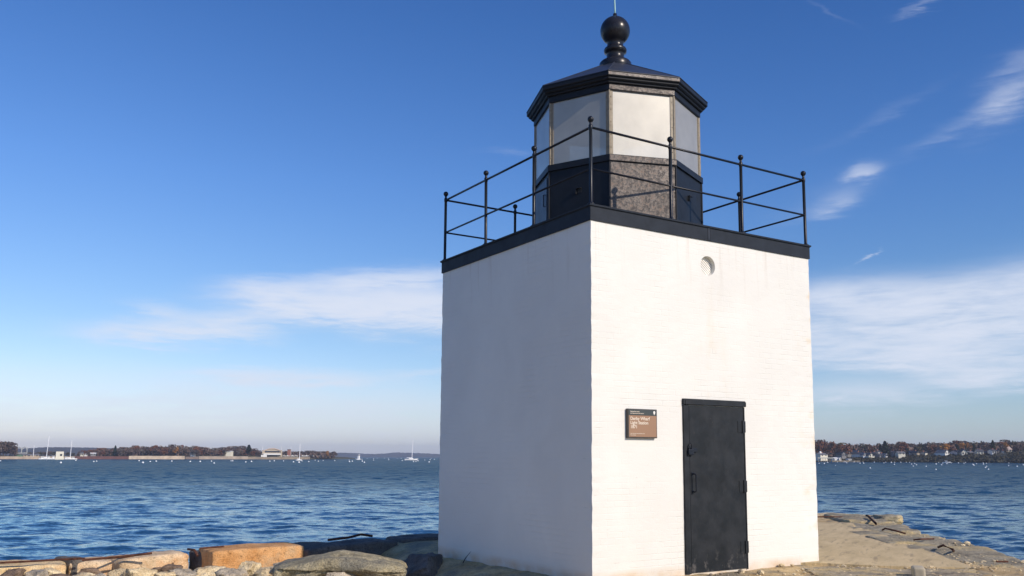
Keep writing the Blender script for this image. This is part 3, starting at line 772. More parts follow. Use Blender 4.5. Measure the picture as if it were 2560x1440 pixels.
# smooth tan concrete sheet
P = [g(x,y,.012) for x, y in inner]; P = [(p.x,p.y) for p in P]
P2 = []
for i,(a,b) in enumerate(zip(P, P[1:]+P[:1])):
    L = math.dist(a,b); m_ = max(1, int(L/.07))
    for q in range(m_):
        t = q/m_; x, y = a[0]+(b[0]-a[0])*t, a[1]+(b[1]-a[1])*t
        w_ = noise.noise(Vector((x*5,y*5,0)))*.05 + noise.noise(Vector((x*17,y*17,3)))*.02
        P2.append((x+w_, y-w_))
bm = bmesh.new(); tv = [bm.verts.new((x,y,.030)) for x,y in P2]; bv = [bm.verts.new((x,y,-.2)) for x,y in P2]; n=len(tv)
for i in range(n): bm.faces.new((bv[i],bv[(i+1)%n],tv[(i+1)%n],tv[i]))
bmesh.ops.triangle_fill(bm, edges=[bm.edges.get((tv[i],tv[(i+1)%n])) for i in range(n)])
bmesh.ops.recalc_face_normals(bm, faces=bm.faces[:])
o = link('pavement', bm, MAT['conc']); o['kind'] = 'structure'
# rough grey strip of broken paving in front of the concrete
strip = [(1990,1421),(2065,1417),(2200,1421),(2300,1425),(2450,1428),(2470,1445),(2480,1500),(2200,1560),(2000,1520),(2060,1450)]
P = [g(x,y,.0) for x, y in strip]; P = [(p.x,p.y) for p in P]
bm = bmesh.new()
xs0, xs1, ys0, ys1 = min(p[0] for p in P), max(p[0] for p in P), min(p[1] for p in P), max(p[1] for p in P); vv = {}
NX, NY = 70, 50
for i in range(NX):
    for j in range(NY):
        qs = [(xs0+(xs1-xs0)*a/NX, ys0+(ys1-ys0)*b/NY) for a, b in ((i,j),(i+1,j),(i+1,j+1),(i,j+1))]
        if all(inside(x,y,P) and not (-.1 < x < S+.05 and y > -.02) for x, y in qs):
            f = []
            for x, y in qs:
                k = (round(x,4), round(y,4))
                if k not in vv: vv[k] = bm.verts.new((x, y, hground(x,y) + .004 + .016*min(1, dline(x,y,P+P[:1])/.15) + .012*max(0, fbm(Vector((x*9,y*9,2)),4))))
                f.append(vv[k])
            bm.faces.new(f)
o = link('path', bm, MAT['gravel'], None, True); o['kind'] = 'structure'
# loose pebbles on the rough strip (uncountable)
bm = bmesh.new(); rp = random.Random(9)
for i in range(2200):
    x, y = rp.uniform(1.5, 9), rp.uniform(-3.5, 2.5)
    near = dline(x, y, [(p[0], p[1]) for p in P2]) 
    if near > .35 and rp.random() > .35: continue
    if not inside(x, y, poly) or dline(x, y, poly) < .15: continue
    if inside(x, y, P2) or (-.1 < x < S+.08 and y > -.06): continue
    r_ = rp.uniform(.007, .022) if rp.random() < .94 else rp.uniform(.022,.05)
    bmesh.ops.create_icosphere(bm, subdivisions=1, radius=r_, matrix=Matrix.Translation((x, y, hground(x,y)+.02)) @ Matrix.Rotation(rp.uniform(0,3), 4, 'Z') @ Matrix.Diagonal((1.3, 1, .7, 1)))
o = link('pebbles', bm, MAT['rubble'], None, False); tag(o, 'loose pebbles and grit along the broken edge of the concrete', kind='stuff')

# iron dogs and bars
def bar(pts, r, label, group='rusty iron bars let into the stones'):
    bm = bmesh.new(); pts = [Vector(p) for p in pts]; c = pts[0].copy(); tube(bm, [p-c for p in pts], r, 6)
    o = link('iron_bar', bm, MAT['rust'], None, False, c); tag(o, label, 'iron bar', group); return o
def gp(x, y, z): return g(x, y, z)
bar([gp(2166,1289,.12), gp(2170,1290,.12), gp(2189,1308,.06), gp(2190,1310,.02)], .024, 'upright dark iron bar leaning at the far corner of the right edge')
bar([gp(2206,1325,.06), gp(2213,1321,.11), gp(2240,1327,.09), gp(2264,1334,.05)], .016, 'long dark iron bar on the mottled rim stone')
bar([gp(2284,1350,.07), gp(2300,1348,.09), gp(2335,1347,.06)], .013, 'slim rusty bar lying level on the grey rim stone')
bar([gp(2346,1368,.06), gp(2358,1363,.12), gp(2382,1374,.10), gp(2384,1377,.04)], .018, 'bent iron dog nearest the right edge of the picture')
bar([gp(2040,1292,.08), gp(2080,1292,.08), gp(2117,1292,.06)], .013, 'straight dark bar on the far edge just right of the tower')
bar([gp(2490,1404,.045), gp(2520,1404,.045)], .012, 'short rusty rod at the far right of the rim')
bar([gp(-40,1409,.05), gp(60,1404,.05), gp(130,1400,.05), gp(212,1396,.06)], .014, 'rusty rail along the yellow capstone at lower left')
bar([gp(205,1400,.05), gp(300,1392,.07), gp(380,1383,.10)], .016, 'rusty rail bridging the short tan capstone')
bar([gp(262,1396,.05), gp(330,1391,.03), gp(338,1396,.0)], .014, 'thin hooked rod beneath the rusty rail')
bar([gp(470,1373,.13), gp(486,1375,.14), gp(494,1390,.07)], .016, 'curved strap over the dark gap between capstones')
bar([gp(500,1371,.12), gp(560,1366,.13)], .013, 'thin rusty rod on top of the orange capstone')
bar([gp(820,1350,.08), gp(870,1344,.10), gp(903,1336,.13), gp(930,1340,.08)], .020, 'dark broken timber-like bar in the tower shadow')

# rubble on the left
rr = random.Random(21)
GB = 'rubble stones heaped before the left capstones'
named = [(885, 1405, 1.02, .52, .17, .22, 'slab', 'broad flat lichened slab sunlit in front of the tower shadow', 5, 10.6),]
bm = rbox(1.40, .85, .21, .115, .035, 5, (40,40,40), 2.4)
for v in bm.verts:
    t = (v.co.x+.70)/1.40; v.co.y *= 1 - .35*max(0, t-.55)/.45; v.co.z = v.co.z*(1-.35*max(0, t-.5)/.5-.5*max(0, .4-t)/.4) - .09*max(0, .5-t)/.5 + .02*math.sin(t*5) + .02*fbm(v.co*5, 4)*(2 if v.co.z < 0 else .6)
    if v.co.z < -.02: v.co.y *= .90 + .12*fbm(v.co*4+Vector((3,3,3)), 4); v.co.x += .05*fbm(v.co*6, 3)
c = far(852, 1413, 10.3); o = link('flat_rock', bm, MAT['slab'], None, True, c, -.42); tag(o, 'broad flat lichened slab sunlit in front of the tower shadow', 'rock')
o.rotation_euler.y = rad(3)
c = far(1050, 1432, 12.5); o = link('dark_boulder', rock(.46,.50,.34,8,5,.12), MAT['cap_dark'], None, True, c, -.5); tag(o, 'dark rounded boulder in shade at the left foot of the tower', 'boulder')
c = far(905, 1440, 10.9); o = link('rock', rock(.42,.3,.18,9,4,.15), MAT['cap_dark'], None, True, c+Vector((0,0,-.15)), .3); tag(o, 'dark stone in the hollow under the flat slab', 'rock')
spec = [(25,1432,.17,'rubble_brown','brown stone at the lower left corner'),(95,1432,.15,'rubble_grey','low grey stone under the yellow capstone'),
        (120,1424,.13,'rubble','pale knobbly stone under the end of the yellow capstone'),(155,1440,.17,'rubble_brown','brown stone with a flat face at the bottom edge'),
        (205,1432,.15,'rubble','pale block below the short tan capstone'),(222,1420,.12,'rubble_brown','brown flat-topped stone against the short tan capstone'),
        (250,1436,.13,'rubble_grey','grey pitted stone right of the pale block'),(300,1424,.13,'rubble','pale flat stone under the second gap'),
        (345,1430,.17,'rubble','long pale stone below the second tan capstone'),(388,1414,.055,'rubble_brown','tiny brown stone perched below the tan capstone'),
        (425,1410,.10,'rubble_brown','small brown angular stone leaning on the tan capstone'),(405,1432,.13,'rubble','pale lumpy stone left of the grey wedge'),
        (450,1430,.17,'rubble_grey','smooth blue-grey stone in the middle of the rubble'),(428,1440,.07,'rubble_brown','dark chip beside the blue-grey stone'),
        (525,1420,.16,'rubble','yellowish rounded stone under the orange capstone'),(500,1436,.11,'rubble','small pale stone under the dark gap'),
        (590,1432,.20,'rubble_grey','broad grey stone with a pale edge under the orange capstone'),(625,1412,.16,'rubble','pale flat stone touching the orange capstone'),
        (660,1424,.15,'rubble','bright creamy stone left of the flat slab'),(610,1440,.13,'rubble_grey','grey stone at the bottom under the creamy stone'),
        (705,1415,.12,'rubble_grey','grey crumbly stone at the left tip of the slab'),(735,1436,.13,'rubble','pale stone below the left tip of the slab'),
        (790,1434,.15,'rubble','pale broken stone propping the slab'),(845,1442,.15,'rubble_grey','grey pebbly stone under the middle of the slab')]
for i, (px, py, s_, mt, lab) in enumerate(spec):
    dd = 11.9 - .9*(py-1410)/30 - (1.0 if px > 690 else 0); c = far(px, py+(10 if px < 690 else 4), dd)
    o = link('rock', rock(s_*rr.uniform(1.0,1.4), s_*rr.uniform(.8,1.1), s_*rr.uniform(.55,.75), 100+i, 4, .2), MAT[mt], None, True, c, rr.uniform(0,3))
    o.rotation_euler.x = rr.uniform(-.2,.2); tag(o, lab, 'rock', GB)
# further stones filling between, standing behind and in front of the visible ones
for i in range(90):
    px = rr.uniform(-150, 1000); dd = rr.uniform(9.0, 12.7)
    p = far(px, 1400, dd); x, y = p.x, p.y
    if x > -1.0 or not inside(x, y, poly): continue
    s_ = rr.uniform(.10,.22); z = hground(x,y)
    o = link('rock', rock(s_*1.35, s_, s_*.7, 300+i, 3, .2), MAT[rr.choice(['rubble','rubble','rubble_grey','rubble_brown'])], None, True, (x, y, z-.02), rr.uniform(0,3))
    tag(o, 'rough broken stone lying loose in the rubble before the capstones', 'rock', 'loose stones filling the rubble')

# broken stub of pale concrete at lower right
c = g(2297,1440,.02)
o = link('concrete_stub', rbox(.22,.14,.13,.03,.006,41,(12,12,12)), plain('pale_concrete', (.42,.37,.27), .9, .12, 14), None, True, c+Vector((0,0,.045)), rad(40)); tag(o, 'small pale concrete stub on the rough ground at lower right', 'concrete block')
# weed by the tower foot
weed = empty('dead_weed', (-.12, 1.95, -.02), 0, 'dry dead weed stalk against the shaded left wall of the tower', 'weed')
def wp(px, py): # against the left wall
    d = ray(px, py); t = (-.10-CAM.x)/d.x; return CAM+d*t - Vector(weed.location)
bm = bmesh.new(); tube(bm, [wp(1150,1440), wp(1151,1425), wp(1157,1408), wp(1164,1395), wp(1177,1379)], [.008,.008,.007,.006,.002], 6); link('stem', bm, MAT['stem'], weed)
for pts in ([wp(1146,1428),wp(1150,1418),wp(1155,1411)], [wp(1150,1436),wp(1135,1428),wp(1120,1426)], [wp(1152,1436),wp(1170,1432),wp(1184,1438)], [wp(1150,1430),wp(1144,1420),wp(1146,1415)]):
    bm = bmesh.new(); tube(bm, pts, [.006,.009,.003], 6); link('leaf', bm, MAT['stem'], weed)

# ------------------------------------------------------------------ water
def water_mat():
    n = NT('harbour_water')
    geo = n.node('ShaderNodeNewGeometry'); v = geo.outputs['Position']
    mp = n.node('ShaderNodeMapping'); mp.inputs['Rotation'].default_value = (0,0,YAW+rad(6)); n.l.new(v, mp.inputs[0]); w = mp.outputs[0]
    def vec(scale, k, det, sc, dist=.4):
        m2 = n.node('ShaderNodeMapping'); m2.inputs['Scale'].default_value = sc; n.l.new(w, m2.inputs[0])
        x = n.node('ShaderNodeTexNoise'); x.inputs['Scale'].default_value = scale; x.inputs['Detail'].default_value = det; x.inputs['Roughness'].default_value = .62; x.inputs['Distortion'].default_value = dist
        n.l.new(m2.outputs[0], x.inputs['Vector'])
        a = n.node('ShaderNodeVectorMath', operation='SUBTRACT'); n.l.new(x.outputs['Color'], a.inputs[0]); a.inputs[1].default_value = (.5,.5,.5)
        b = n.node('ShaderNodeVectorMath', operation='MULTIPLY'); n.l.new(a.outputs[0], b.inputs[0]); b.inputs[1].default_value = (k,k,0)
        return b.outputs[0]
    def add(a, b):
        x = n.node('ShaderNodeVectorMath', operation='ADD'); n.l.new(a, x.inputs[0])
        if isinstance(b, tuple): x.inputs[1].default_value = b
        else: n.l.new(b, x.inputs[1])
        return x.outputs[0]
    t = add(add(vec(.16, W1, 6, (.8,1.5,1)), vec(.9, W2, 5, (.55,1.5,1))), vec(4.5, W3, 4, (.7,1.3,1)))
    gn = n.node('ShaderNodeNewGeometry').outputs['Normal']
    t = add(t, gn)
    nn = n.node('ShaderNodeVectorMath', operation='NORMALIZE'); n.l.new(t, nn.inputs[0])
    out = n.n['Material Output']; n.n.remove(n.b)
    df = n.node('ShaderNodeBsdfDiffuse'); df.inputs['Color'].default_value = (.009,.047,.098,1)
    gl = n.node('ShaderNodeBsdfGlossy'); gl.inputs['Color'].default_value = (.78,.92,.97,1); gl.inputs['Roughness'].default_value = .08
    n.l.new(nn.outputs[0], gl.inputs['Normal'])
    fr = n.node('ShaderNodeFresnel'); fr.inputs[0].default_value = 1.33; n.l.new(nn.outputs[0], fr.inputs['Normal'])
    # sheltered, smoother water in the lee of the wharf; wind-roughened beyond
    lee = bearing(420, 30)
    dd = n.node('ShaderNodeVectorMath', operation='DISTANCE'); n.l.new(v, dd.inputs[0]); dd.inputs[1].default_value = (lee.x, lee.y, WATER)
    dn = n.math('ADD', n.math('MULTIPLY', dd.outputs['Value'], .0075), n.math('MULTIPLY', n.noise(.05, w, 4, .6, .5, (.5,1.6,1)), .5))
    fk = n.ramp(n.math('MULTIPLY', dn, .6), [(.24, 1.0), (.36, .78), (.50, .42), (.70, .28), (1.0, FRK)])
    m3 = n.node('ShaderNodeMixShader'); n.l.new(n.math('MULTIPLY', fr.outputs[0], fk), m3.inputs[0]); n.l.new(df.outputs[0], m3.inputs[1]); n.l.new(gl.outputs[0], m3.inputs[2])
    n.l.new(m3.outputs[0], out.inputs['Surface'])
    return n.m
W1, W2, W3 = .30, .50, .40
FRK = .21
bm = bmesh.new()
rad_ = [0, 20, 60, 200, 800, 3000, 12000, 40000]; NS = 64; rg = []
for R_ in rad_[1:]:
    rg.append([bm.verts.new((R_*math.cos(2*PI*k/NS), R_*math.sin(2*PI*k/NS), WATER-.26)) for k in range(NS)])
c0 = bm.verts.new((0,0,WATER-.26))
for k in range(NS): bm.faces.new((c0, rg[0][k], rg[0][(k+1)%NS]))
for A, B in zip(rg, rg[1:]):
    for k in range(NS): bm.faces.new((A[k], B[k], B[(k+1)%NS], A[(k+1)%NS]))
# wind chop on the harbour side: real waves, finer close by
ca, sa = math.cos(YAW+rad(5)), math.sin(YAW+rad(5))
def wave(x, y, cell, d):
    u, v = (x*ca - y*sa), (x*sa + y*ca)          # v runs with the wind, crests lie along u
    h = 0
    for lam, amp, sd_ in ((17, .12, 1), (7, .05, 2), (3.1, .060, 3), (1.7, .082, 6), (.95, .072, 4), (.48, .032, 5)):
        w_ = min(1, max(0, lam/(1.6*cell) - .6))
        if lam > 5: w_ *= min(1, d/(lam*14))
        if w_ <= 0: continue
        q = Vector((u/(lam*1.35) + sd_*9.1, v/lam + .18*math.sin(u*.07/lam), sd_*3.3))
        if 2 < lam < 10: amp *= 1 + (1.6 if lam > 5 else .9)*sm(70, 260, d)
        elif 1.2 < lam <= 2: amp *= 1 + .6*sm(50, 150, d)
        h += amp*w_*(1.1*noise.noise(q) + .0)
    return h
NA, NR = 640, 1250; R0, R1 = 9.0, 1500.0; A0, A1_ = YAW - rad(50), YAW + rad(50); rows_ = []
for j in range(NR+1):
    R_ = R0*(R1/R0)**(j/NR); cell = R_*max((A1_-A0)/NA, math.log(R1/R0)/NR); row = []
    calm = .55 + .45*sm(12, 45, R_)
    for i in range(NA+1):
        a = A0 + (A1_-A0)*i/NA; x = CAM.x + R_*math.sin(a); y = CAM.y + R_*math.cos(a)
        row.append(bm.verts.new((x, y, WATER + calm*wave(x, y, cell, R_)*(1-sm(1200,1500,R_)))))
    rows_.append(row)
for A, B in zip(rows_, rows_[1:]):
    for i in range(NA): bm.faces.new((A[i], A[i+1], B[i+1], B[i]))
bmesh.ops.recalc_face_normals(bm, faces=bm.faces[:]) if 0 else None
o = link('water', bm, water_mat(), None, True); o['kind'] = 'structure'

# ------------------------------------------------------------------ far shores
def interp(tab, x):
    if x <= tab[0][0]: return tab[0][1]
    for (a,b),(c,d) in zip(tab, tab[1:]):
        if x <= c: return b+(d-b)*(x-a)/(c-a)
    return tab[-1][1]
def zat(px, py, dist): return far(px, py, dist).z
def land(name, px0, px1, dtab, htab, depth, mat, step=6, back_drop=0):
    """dtab: px -> distance of waterline, htab: px -> height of the ground behind"""
    bm = bmesh.new(); prev = None; n = max(2, int((px1-px0)/step))
    fr = [0, .01, .06, .25, .6, 1.0]; hf = [0, .12, .35, .75, 1.0, .8]
    for i in range(n+1):
        px = px0 + (px1-px0)*i/n; d = interp(dtab, px); h = interp(htab, px)
        colv = []
        for f_, k in zip(fr, hf):
            p = bearing(px, d + depth*f_); z = WATER - .3 + (h - WATER + .3)*k*(1 + .18*fbm(Vector((px*.03, f_*3, 2)), 3)) 
            colv.append(bm.verts.new((p.x, p.y, z)))
        if prev:
            for a in range(len(fr)-1): bm.faces.new((prev[a], colv[a], colv[a+1], prev[a+1]))
        prev = colv
    o = link(name, bm, mat, None, True); o['kind'] = 'structure'; return o
grassy = stone('shore_ground', (.055,.048,.030), (.12,.10,.06), (.07,.085,.035), (.5,.6), 1.5, .2, .1, .06)
dark_ground = stone('dark_shore_ground', (.012,.014,.012), (.028,.029,.022), (.040,.052,.022), (.5,.6), 1.5, .2, .1, .06)  # dark green-brown ground of the right-hand shore
DR = [(1900,690),(2040,700),(2300,700),(2700,640)]
HR = [(1900,3),(2045,1.5),(2080,1.0),(2150,4),(2300,5.5),(2560,6.5),(2700,7)]
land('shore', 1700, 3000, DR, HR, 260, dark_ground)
DL = [(-400,900),(0,930),(700,960),(770,985),(830,1060),(890,1180)]
HL = [(-400,3),(0,1.5),(190,1.6),(420,2.5),(620,3.5),(720,2.6),(800,1.4),(870,.4),(890,-1.2)]
land('shore', -500, 890, DL, HL, 240, grassy)
hillm = stone('wooded_hills', (.050,.045,.042), (.085,.072,.062), (.05,.055,.05), (.5,.6), .02, .2, 1, .004)
def hills(px0, px1, dist, tops, depth=700):
    bm = bmesh.new(); n = int((px1-px0)/2); prev = None
    for i in range(n+1):
        px = px0+(px1-px0)*i/n; zt = zat(px, interp(tops, px), dist+depth*.5); zt += fbm(Vector((px*.12,0,dist)),4)*dist*.0006
        c_ = []
        for f_, k in ((0,0),(.08,.25),(.25,.72),(.5,1),(.8,.8),(1,0)):
            p = bearing(px, dist+depth*f_); c_.append(bm.verts.new((p.x,p.y, WATER-.5+(zt-WATER+.5)*k*(1+.10*fbm(Vector((px*.08,f_*6,1)),3) if k < 1 else 1))))
        if prev:
            for a in range(5): bm.faces.new((prev[a], c_[a], c_[a+1], prev[a+1]))
        prev = c_
    o = link('hills', bm, hillm, None, True); o['kind'] = 'structure'
hills(-300, 520, 2600, [(-300,1122),(60,1121),(110,1118),(170,1118),(230,1119),(330,1122),(520,1130)])
hills(700, 1300, 4200, [(700,1131),(800,1131),(870,1132),(930,1135),(960,1134),(985,1131),(1030,1132),(1098,1135),(1300,1138)], 900)
hills(1700, 2700, 1500, [(1700,1112),(2040,1118),(2120,1120),(2200,1116),(2300,1114),(2400,1108),(2560,1104),(2700,1100)], 500)

# trees
def leafmat(name, c, var=.35):
    n = NT(name); oi = n.node('ShaderNodeObjectInfo'); v = n.co()
    f = n.noise(.45, v, 3, .6)
    lo_ = tuple(x*(1-var) for x in c); hi_ = tuple(x*(1+var) for x in c)
    cc = n.ramp(f, [(.3, lo_), (.7, hi_)])
    j = n.ramp(oi.outputs['Random'], [(0.0, .75), (1.0, 1.25)])
    cc = n.mix(1.0, cc, j, 'MULTIPLY')
    return n.set(color=cc, rough=.85, spec=.1)
LM = {'bare': leafmat('bare_twigs', (.13,.092,.074)), 'russet': leafmat('russet_leaves', (.19,.085,.048)), 'orange': leafmat('orange_leaves', (.42,.20,.05)),
      'green': leafmat('evergreen_needles', (.022,.032,.018)), 'olive': leafmat('olive_leaves', (.10,.086,.048)), 'grey': leafmat('grey_twigs', (.14,.115,.10))}
trunkm = plain('tree_bark', (.07,.055,.042), .9)
def crown_mesh(seed, cone=False, nq=420):
    r_ = random.Random(seed); bm = bmesh.new()
    lobes = [(Vector((r_.uniform(-.26,.26), r_.uniform(-.26,.26), r_.uniform(.42,.82))), r_.uniform(.13,.25)) for _ in range(9)]
    for i in range(nq):
        if cone:
            z = r_.uniform(.08,1)**1.0; R_ = .24*(1-z)**.7*(.55+.45*abs(math.sin(z*22))); a = r_.uniform(0,2*PI); q = r_.uniform(.5,1); p = Vector((R_*q*math.cos(a), R_*q*math.sin(a), z)); s_ = .035
        else:
            c_, rr_ = r_.choice(lobes); d = Vector((r_.gauss(0,1), r_.gauss(0,1), r_.gauss(0,1))).normalized(); p = c_ + d*rr_*r_.uniform(.55,1.05); s_ = r_.uniform(.022,.045)
        a = Vector((r_.gauss(0,1), r_.gauss(0,1), r_.gauss(0,1))).normalized(); b = a.orthogonal().normalized(); c2 = a.cross(b)
        if p.z < .2 and not cone: continue
        v = [bm.verts.new(p + (b*x+c2*y)*s_) for x, y in ((-1,-1),(1,-.8),(.9,1),(-.8,.9))]; bm.faces.new(v)
    me = bpy.data.meshes.new('crown'); bm.to_mesh(me); bm.free(); return me
def trunk_mesh(seed):
    r_ = random.Random(seed); bm = bmesh.new(); tube(bm, [(0,0,-.05),(0,0,.3),(.02,.01,.62)], [.022,.017,.008], 6)
    for i in range(5):
        a = r_.uniform(0,2*PI); z = r_.uniform(.25,.5); tube(bm, [(0,0,z),(.12*math.cos(a),.12*math.sin(a),z+.15),(.22*math.cos(a),.22*math.sin(a),z+.32)], [.009,.006,.002], 5)
    me = bpy.data.meshes.new('trunk'); bm.to_mesh(me); bm.free(); me.materials.append(trunkm); return me
base_cr = [crown_mesh(50+i) for i in range(4)]; cone_cr = [crown_mesh(70+i, True) for i in range(2)]
CR = {}
for k in LM:
    CR[k] = []
    for me in (cone_cr if k == 'green' else base_cr):
        m2 = me.copy(); m2.materials.clear(); m2.materials.append(LM[k]); CR[k].append(m2)
CR['green'] += [m for m in []]
TK = [trunk_mesh(5), trunk_mesh(6)]
tr = random.Random(77)
def tree(px, base, top, dist, kind, label, group, wide=1.0):
    z0 = zat(px, base, dist); z1 = zat(px, top, dist); h = z1-z0
    p = bearing(px, dist, z0); t = empty(('pine_tree' if kind == 'green' else 'tree'), p, tr.uniform(0,6), label, 'tree', group)
    inst('trunk', tr.choice(TK), t, sc=(h,h,h)); inst('crown', tr.choice(CR[kind]), t, sc=(h*wide,h*wide,h), rot=(0,0,tr.uniform(0,6)))
    return t
LBL = {'bare':'leafless brown tree','russet':'russet-leaved autumn tree','olive':'olive-brown half-bare tree','grey':'leafless greyish tree','green':'dark evergreen tree','orange':'orange autumn tree'}
def wood_row(px0, px1, n, dist, base, tops, kinds, where, group, wide=1.1, jit=3):
    for i in range(n):
        px = px0+(px1-px0)*(i+.5+tr.uniform(-.4,.4))/n; k = tr.choice(kinds)
        tree(px, interp(base, px) if isinstance(base, list) else base, interp(tops, px)+tr.uniform(-jit, jit), dist+tr.uniform(-25,25), k, LBL[k]+' '+where, group, wide if k != 'green' else 1.3)
TR_ = [(2030,1098),(2050,1096),(2062,1100),(2073,1103),(2088,1108),(2100,1108),(2120,1106),(2140,1109),(2170,1108),(2195,1105),(2215,1104),(2250,1103),(2290,1107),(2320,1101),(2345,1104),(2380,1104),(2420,1099),(2450,1100),(2480,1103),(2510,1101),(2560,1099),(2700,1098)]
BR_ = [(2030,1144),(2100,1142),(2700,1138)]
GRT = 'trees wooded behind the houses on the right-hand shore'
wood_row(1990, 2620, 64, 830, BR_, [(a, b+1) for a, b in TR_], ['bare','bare','russet','olive','grey','bare'], 'on the skyline behind the right-hand houses', GRT, 1.15)
wood_row(1990, 2620, 46, 770, BR_, [(a, b+9) for a, b in TR_], ['bare','russet','olive','bare','green'], 'standing among the right-hand houses', GRT, 1.0)
wood_row(2090, 2620, 14, 722, 1151, [(2090,1143),(2560,1141)], ['bare','olive','bare','olive'], 'low on the bank below the right-hand houses', GRT, 1.5, 3)
for (px, b, t_, k, lab, w) in [(2050,1146,1096,'russet','tall russet tree nearest the right side of the tower',.9),(2074,1146,1101,'russet','rust-brown tree beside the boathouse',.85),(2110,1146,1106,'russet','russet tree third from the tower on the right-hand shore',1.1),
        (2214,1142,1103,'green','dark evergreen spire standing among the white houses',1.6),(2252,1138,1103,'russet','broad russet tree behind the cream house',1.2),
        (2362,1138,1106,'orange','large orange tree above the gabled white house',.95),(2404,1128,1105,'orange','orange tree on the ridge, left of a pair',.9),(2424,1128,1105,'orange','orange tree on the ridge, right of a pair',.8),
        (2478,1135,1111,'orange','small orange tree left of the white double house',.5),(2519,1125,1105,'orange','orange tree above the tan stepped house',.9),(2484,1130,1101,'green','dark pine on the skyline behind the white double house',1.4)]:
    tree(px, b, t_, 740, k, lab, GRT, w)
GLT = 'trees along the left-hand shore'
TL_ = [(190,1130),(230,1122),(280,1118),(340,1114),(380,1112),(430,1112),(470,1113),(500,1117),(540,1119),(575,1116),(600,1114),(640,1122),(700,1128),(740,1127),(830,1127),(840,1133)]
wood_row(200, 700, 62, 1050, 1143, TL_, ['bare','bare','russet','grey','bare'], 'in the wood on the left-hand peninsula', GLT, 1.2, 2)
wood_row(200, 700, 48, 1010, 1143, [(a, b+6) for a, b in TL_], ['bare','russet','bare','grey'], 'in the wood on the left-hand peninsula', GLT, 1.3, 2)
wood_row(700, 838, 22, 1110, 1143, TL_, ['bare','bare','grey'], 'on the thin end of the left-hand peninsula', GLT, 1.4, 1)
wood_row(-60, 34, 12, 960, 1146, [(-60,1105),(0,1104),(22,1100),(34,1128)], ['grey','bare','bare'], 'at the far left by the boatyard', GLT, 1.0, 4)
wood_row(34, 200, 14, 1040, 1142, [(34,1131),(120,1128),(200,1133)], ['bare','grey','olive'], 'behind the boatyard', GLT, 1.5, 1)
for (px, b, t_, k, lab, w) in [(438,1140,1116,'orange','small orange tree in the middle of the left wood',.8),(497,1140,1115,'russet','russet tree at the right end of the left wood',1.2),(621,1135,1112,'green','round dark evergreen standing above the left wood',2.2),(287,1142,1114,'green','dark pine at the left end of the wood',1.2),(819,1143,1127,'orange','orange tree near the tip of the peninsula',.8)]:
    tree(px, b, t_, 1000, k, lab, GLT, w)
# undergrowth: the uncountable brown mass between trunks
def scrub(px0, px1, dist, spread, zb, zt, nq, mat, label, size=1.0, seed=1):
    r_ = random.Random(seed); bm = bmesh.new()
    for i in range(nq):
        px = r_.uniform(px0, px1); d = dist + r_.uniform(0, spread); b_ = interp(zb, px); t__ = interp(zt, px); py = b_ + (t__-b_)*r_.random()**.9*(.8+.4*noise.noise(Vector((px*.08,0,seed))))
        p = far(px, py, d); s_ = r_.uniform(.5,1.3)*size
        a = Vector((r_.gauss(0,1), r_.gauss(0,1), r_.gauss(0,1))).normalized(); b = a.orthogonal().normalized(); c2 = a.cross(b)
        v = [bm.verts.new(p + (b*x+c2*y)*s_) for x, y in ((-1,-1),(1,-.8),(.9,1),(-.8,.9))]; bm.faces.new(v)
    o = link('undergrowth', bm, mat); tag(o, label, kind='stuff'); return o
scrub(1960, 2640, 780, 60, [(1960,1148),(2640,1143)], [(a, b+8) for a, b in TR_], 9000, LM['bare'], 'brown undergrowth between the right-hand trees', 1.0, 3)
r_ = random.Random(8); bm = bmesh.new()
for i in range(15000):
    px = r_.uniform(2105, 2640); f_ = r_.uniform(.004, .55)**1.3; d = interp(DR, px); h = interp(HR, px)
    k = 0
    for (a0_, b0_), (a1_, b1_) in zip(zip([0,.01,.06,.25,.6,1.0],[0,.12,.35,.75,1.0,.8]), list(zip([0,.01,.06,.25,.6,1.0],[0,.12,.35,.75,1.0,.8]))[1:]):
        if a0_ <= f_ <= a1_: k = b0_+(b1_-b0_)*(f_-a0_)/(a1_-a0_)
    if noise.noise(Vector((px*.05, f_*8, 4))) < -.22: continue
    p = bearing(px, d+260*f_, WATER + (h-WATER)*k + r_.uniform(-.2, 1.1)*(.7+.6*noise.noise(Vector((px*.06, 0, 9))))); s_ = r_.uniform(.3,.75)
    a = Vector((r_.gauss(0,1), r_.gauss(0,1), r_.gauss(0,1))).normalized(); b = a.orthogonal().normalized(); c2 = a.cross(b)
    bm.faces.new([bm.verts.new(p + (b*x+c2*y)*s_) for x, y in ((-1,-1),(1,-.8),(.9,1),(-.8,.9))])
o = link('undergrowth', bm, leafmat('bank_scrub', (.055,.052,.036), .6)); tag(o, 'dark scrub on the bank by the water', kind='stuff')
scrub(200, 836, 1020, 70, [(200,1144),(836,1144)], [(a, b+4) for a, b in TL_], 7000, LM['bare'], 'brown undergrowth in the left-hand wood', 1.0, 5)

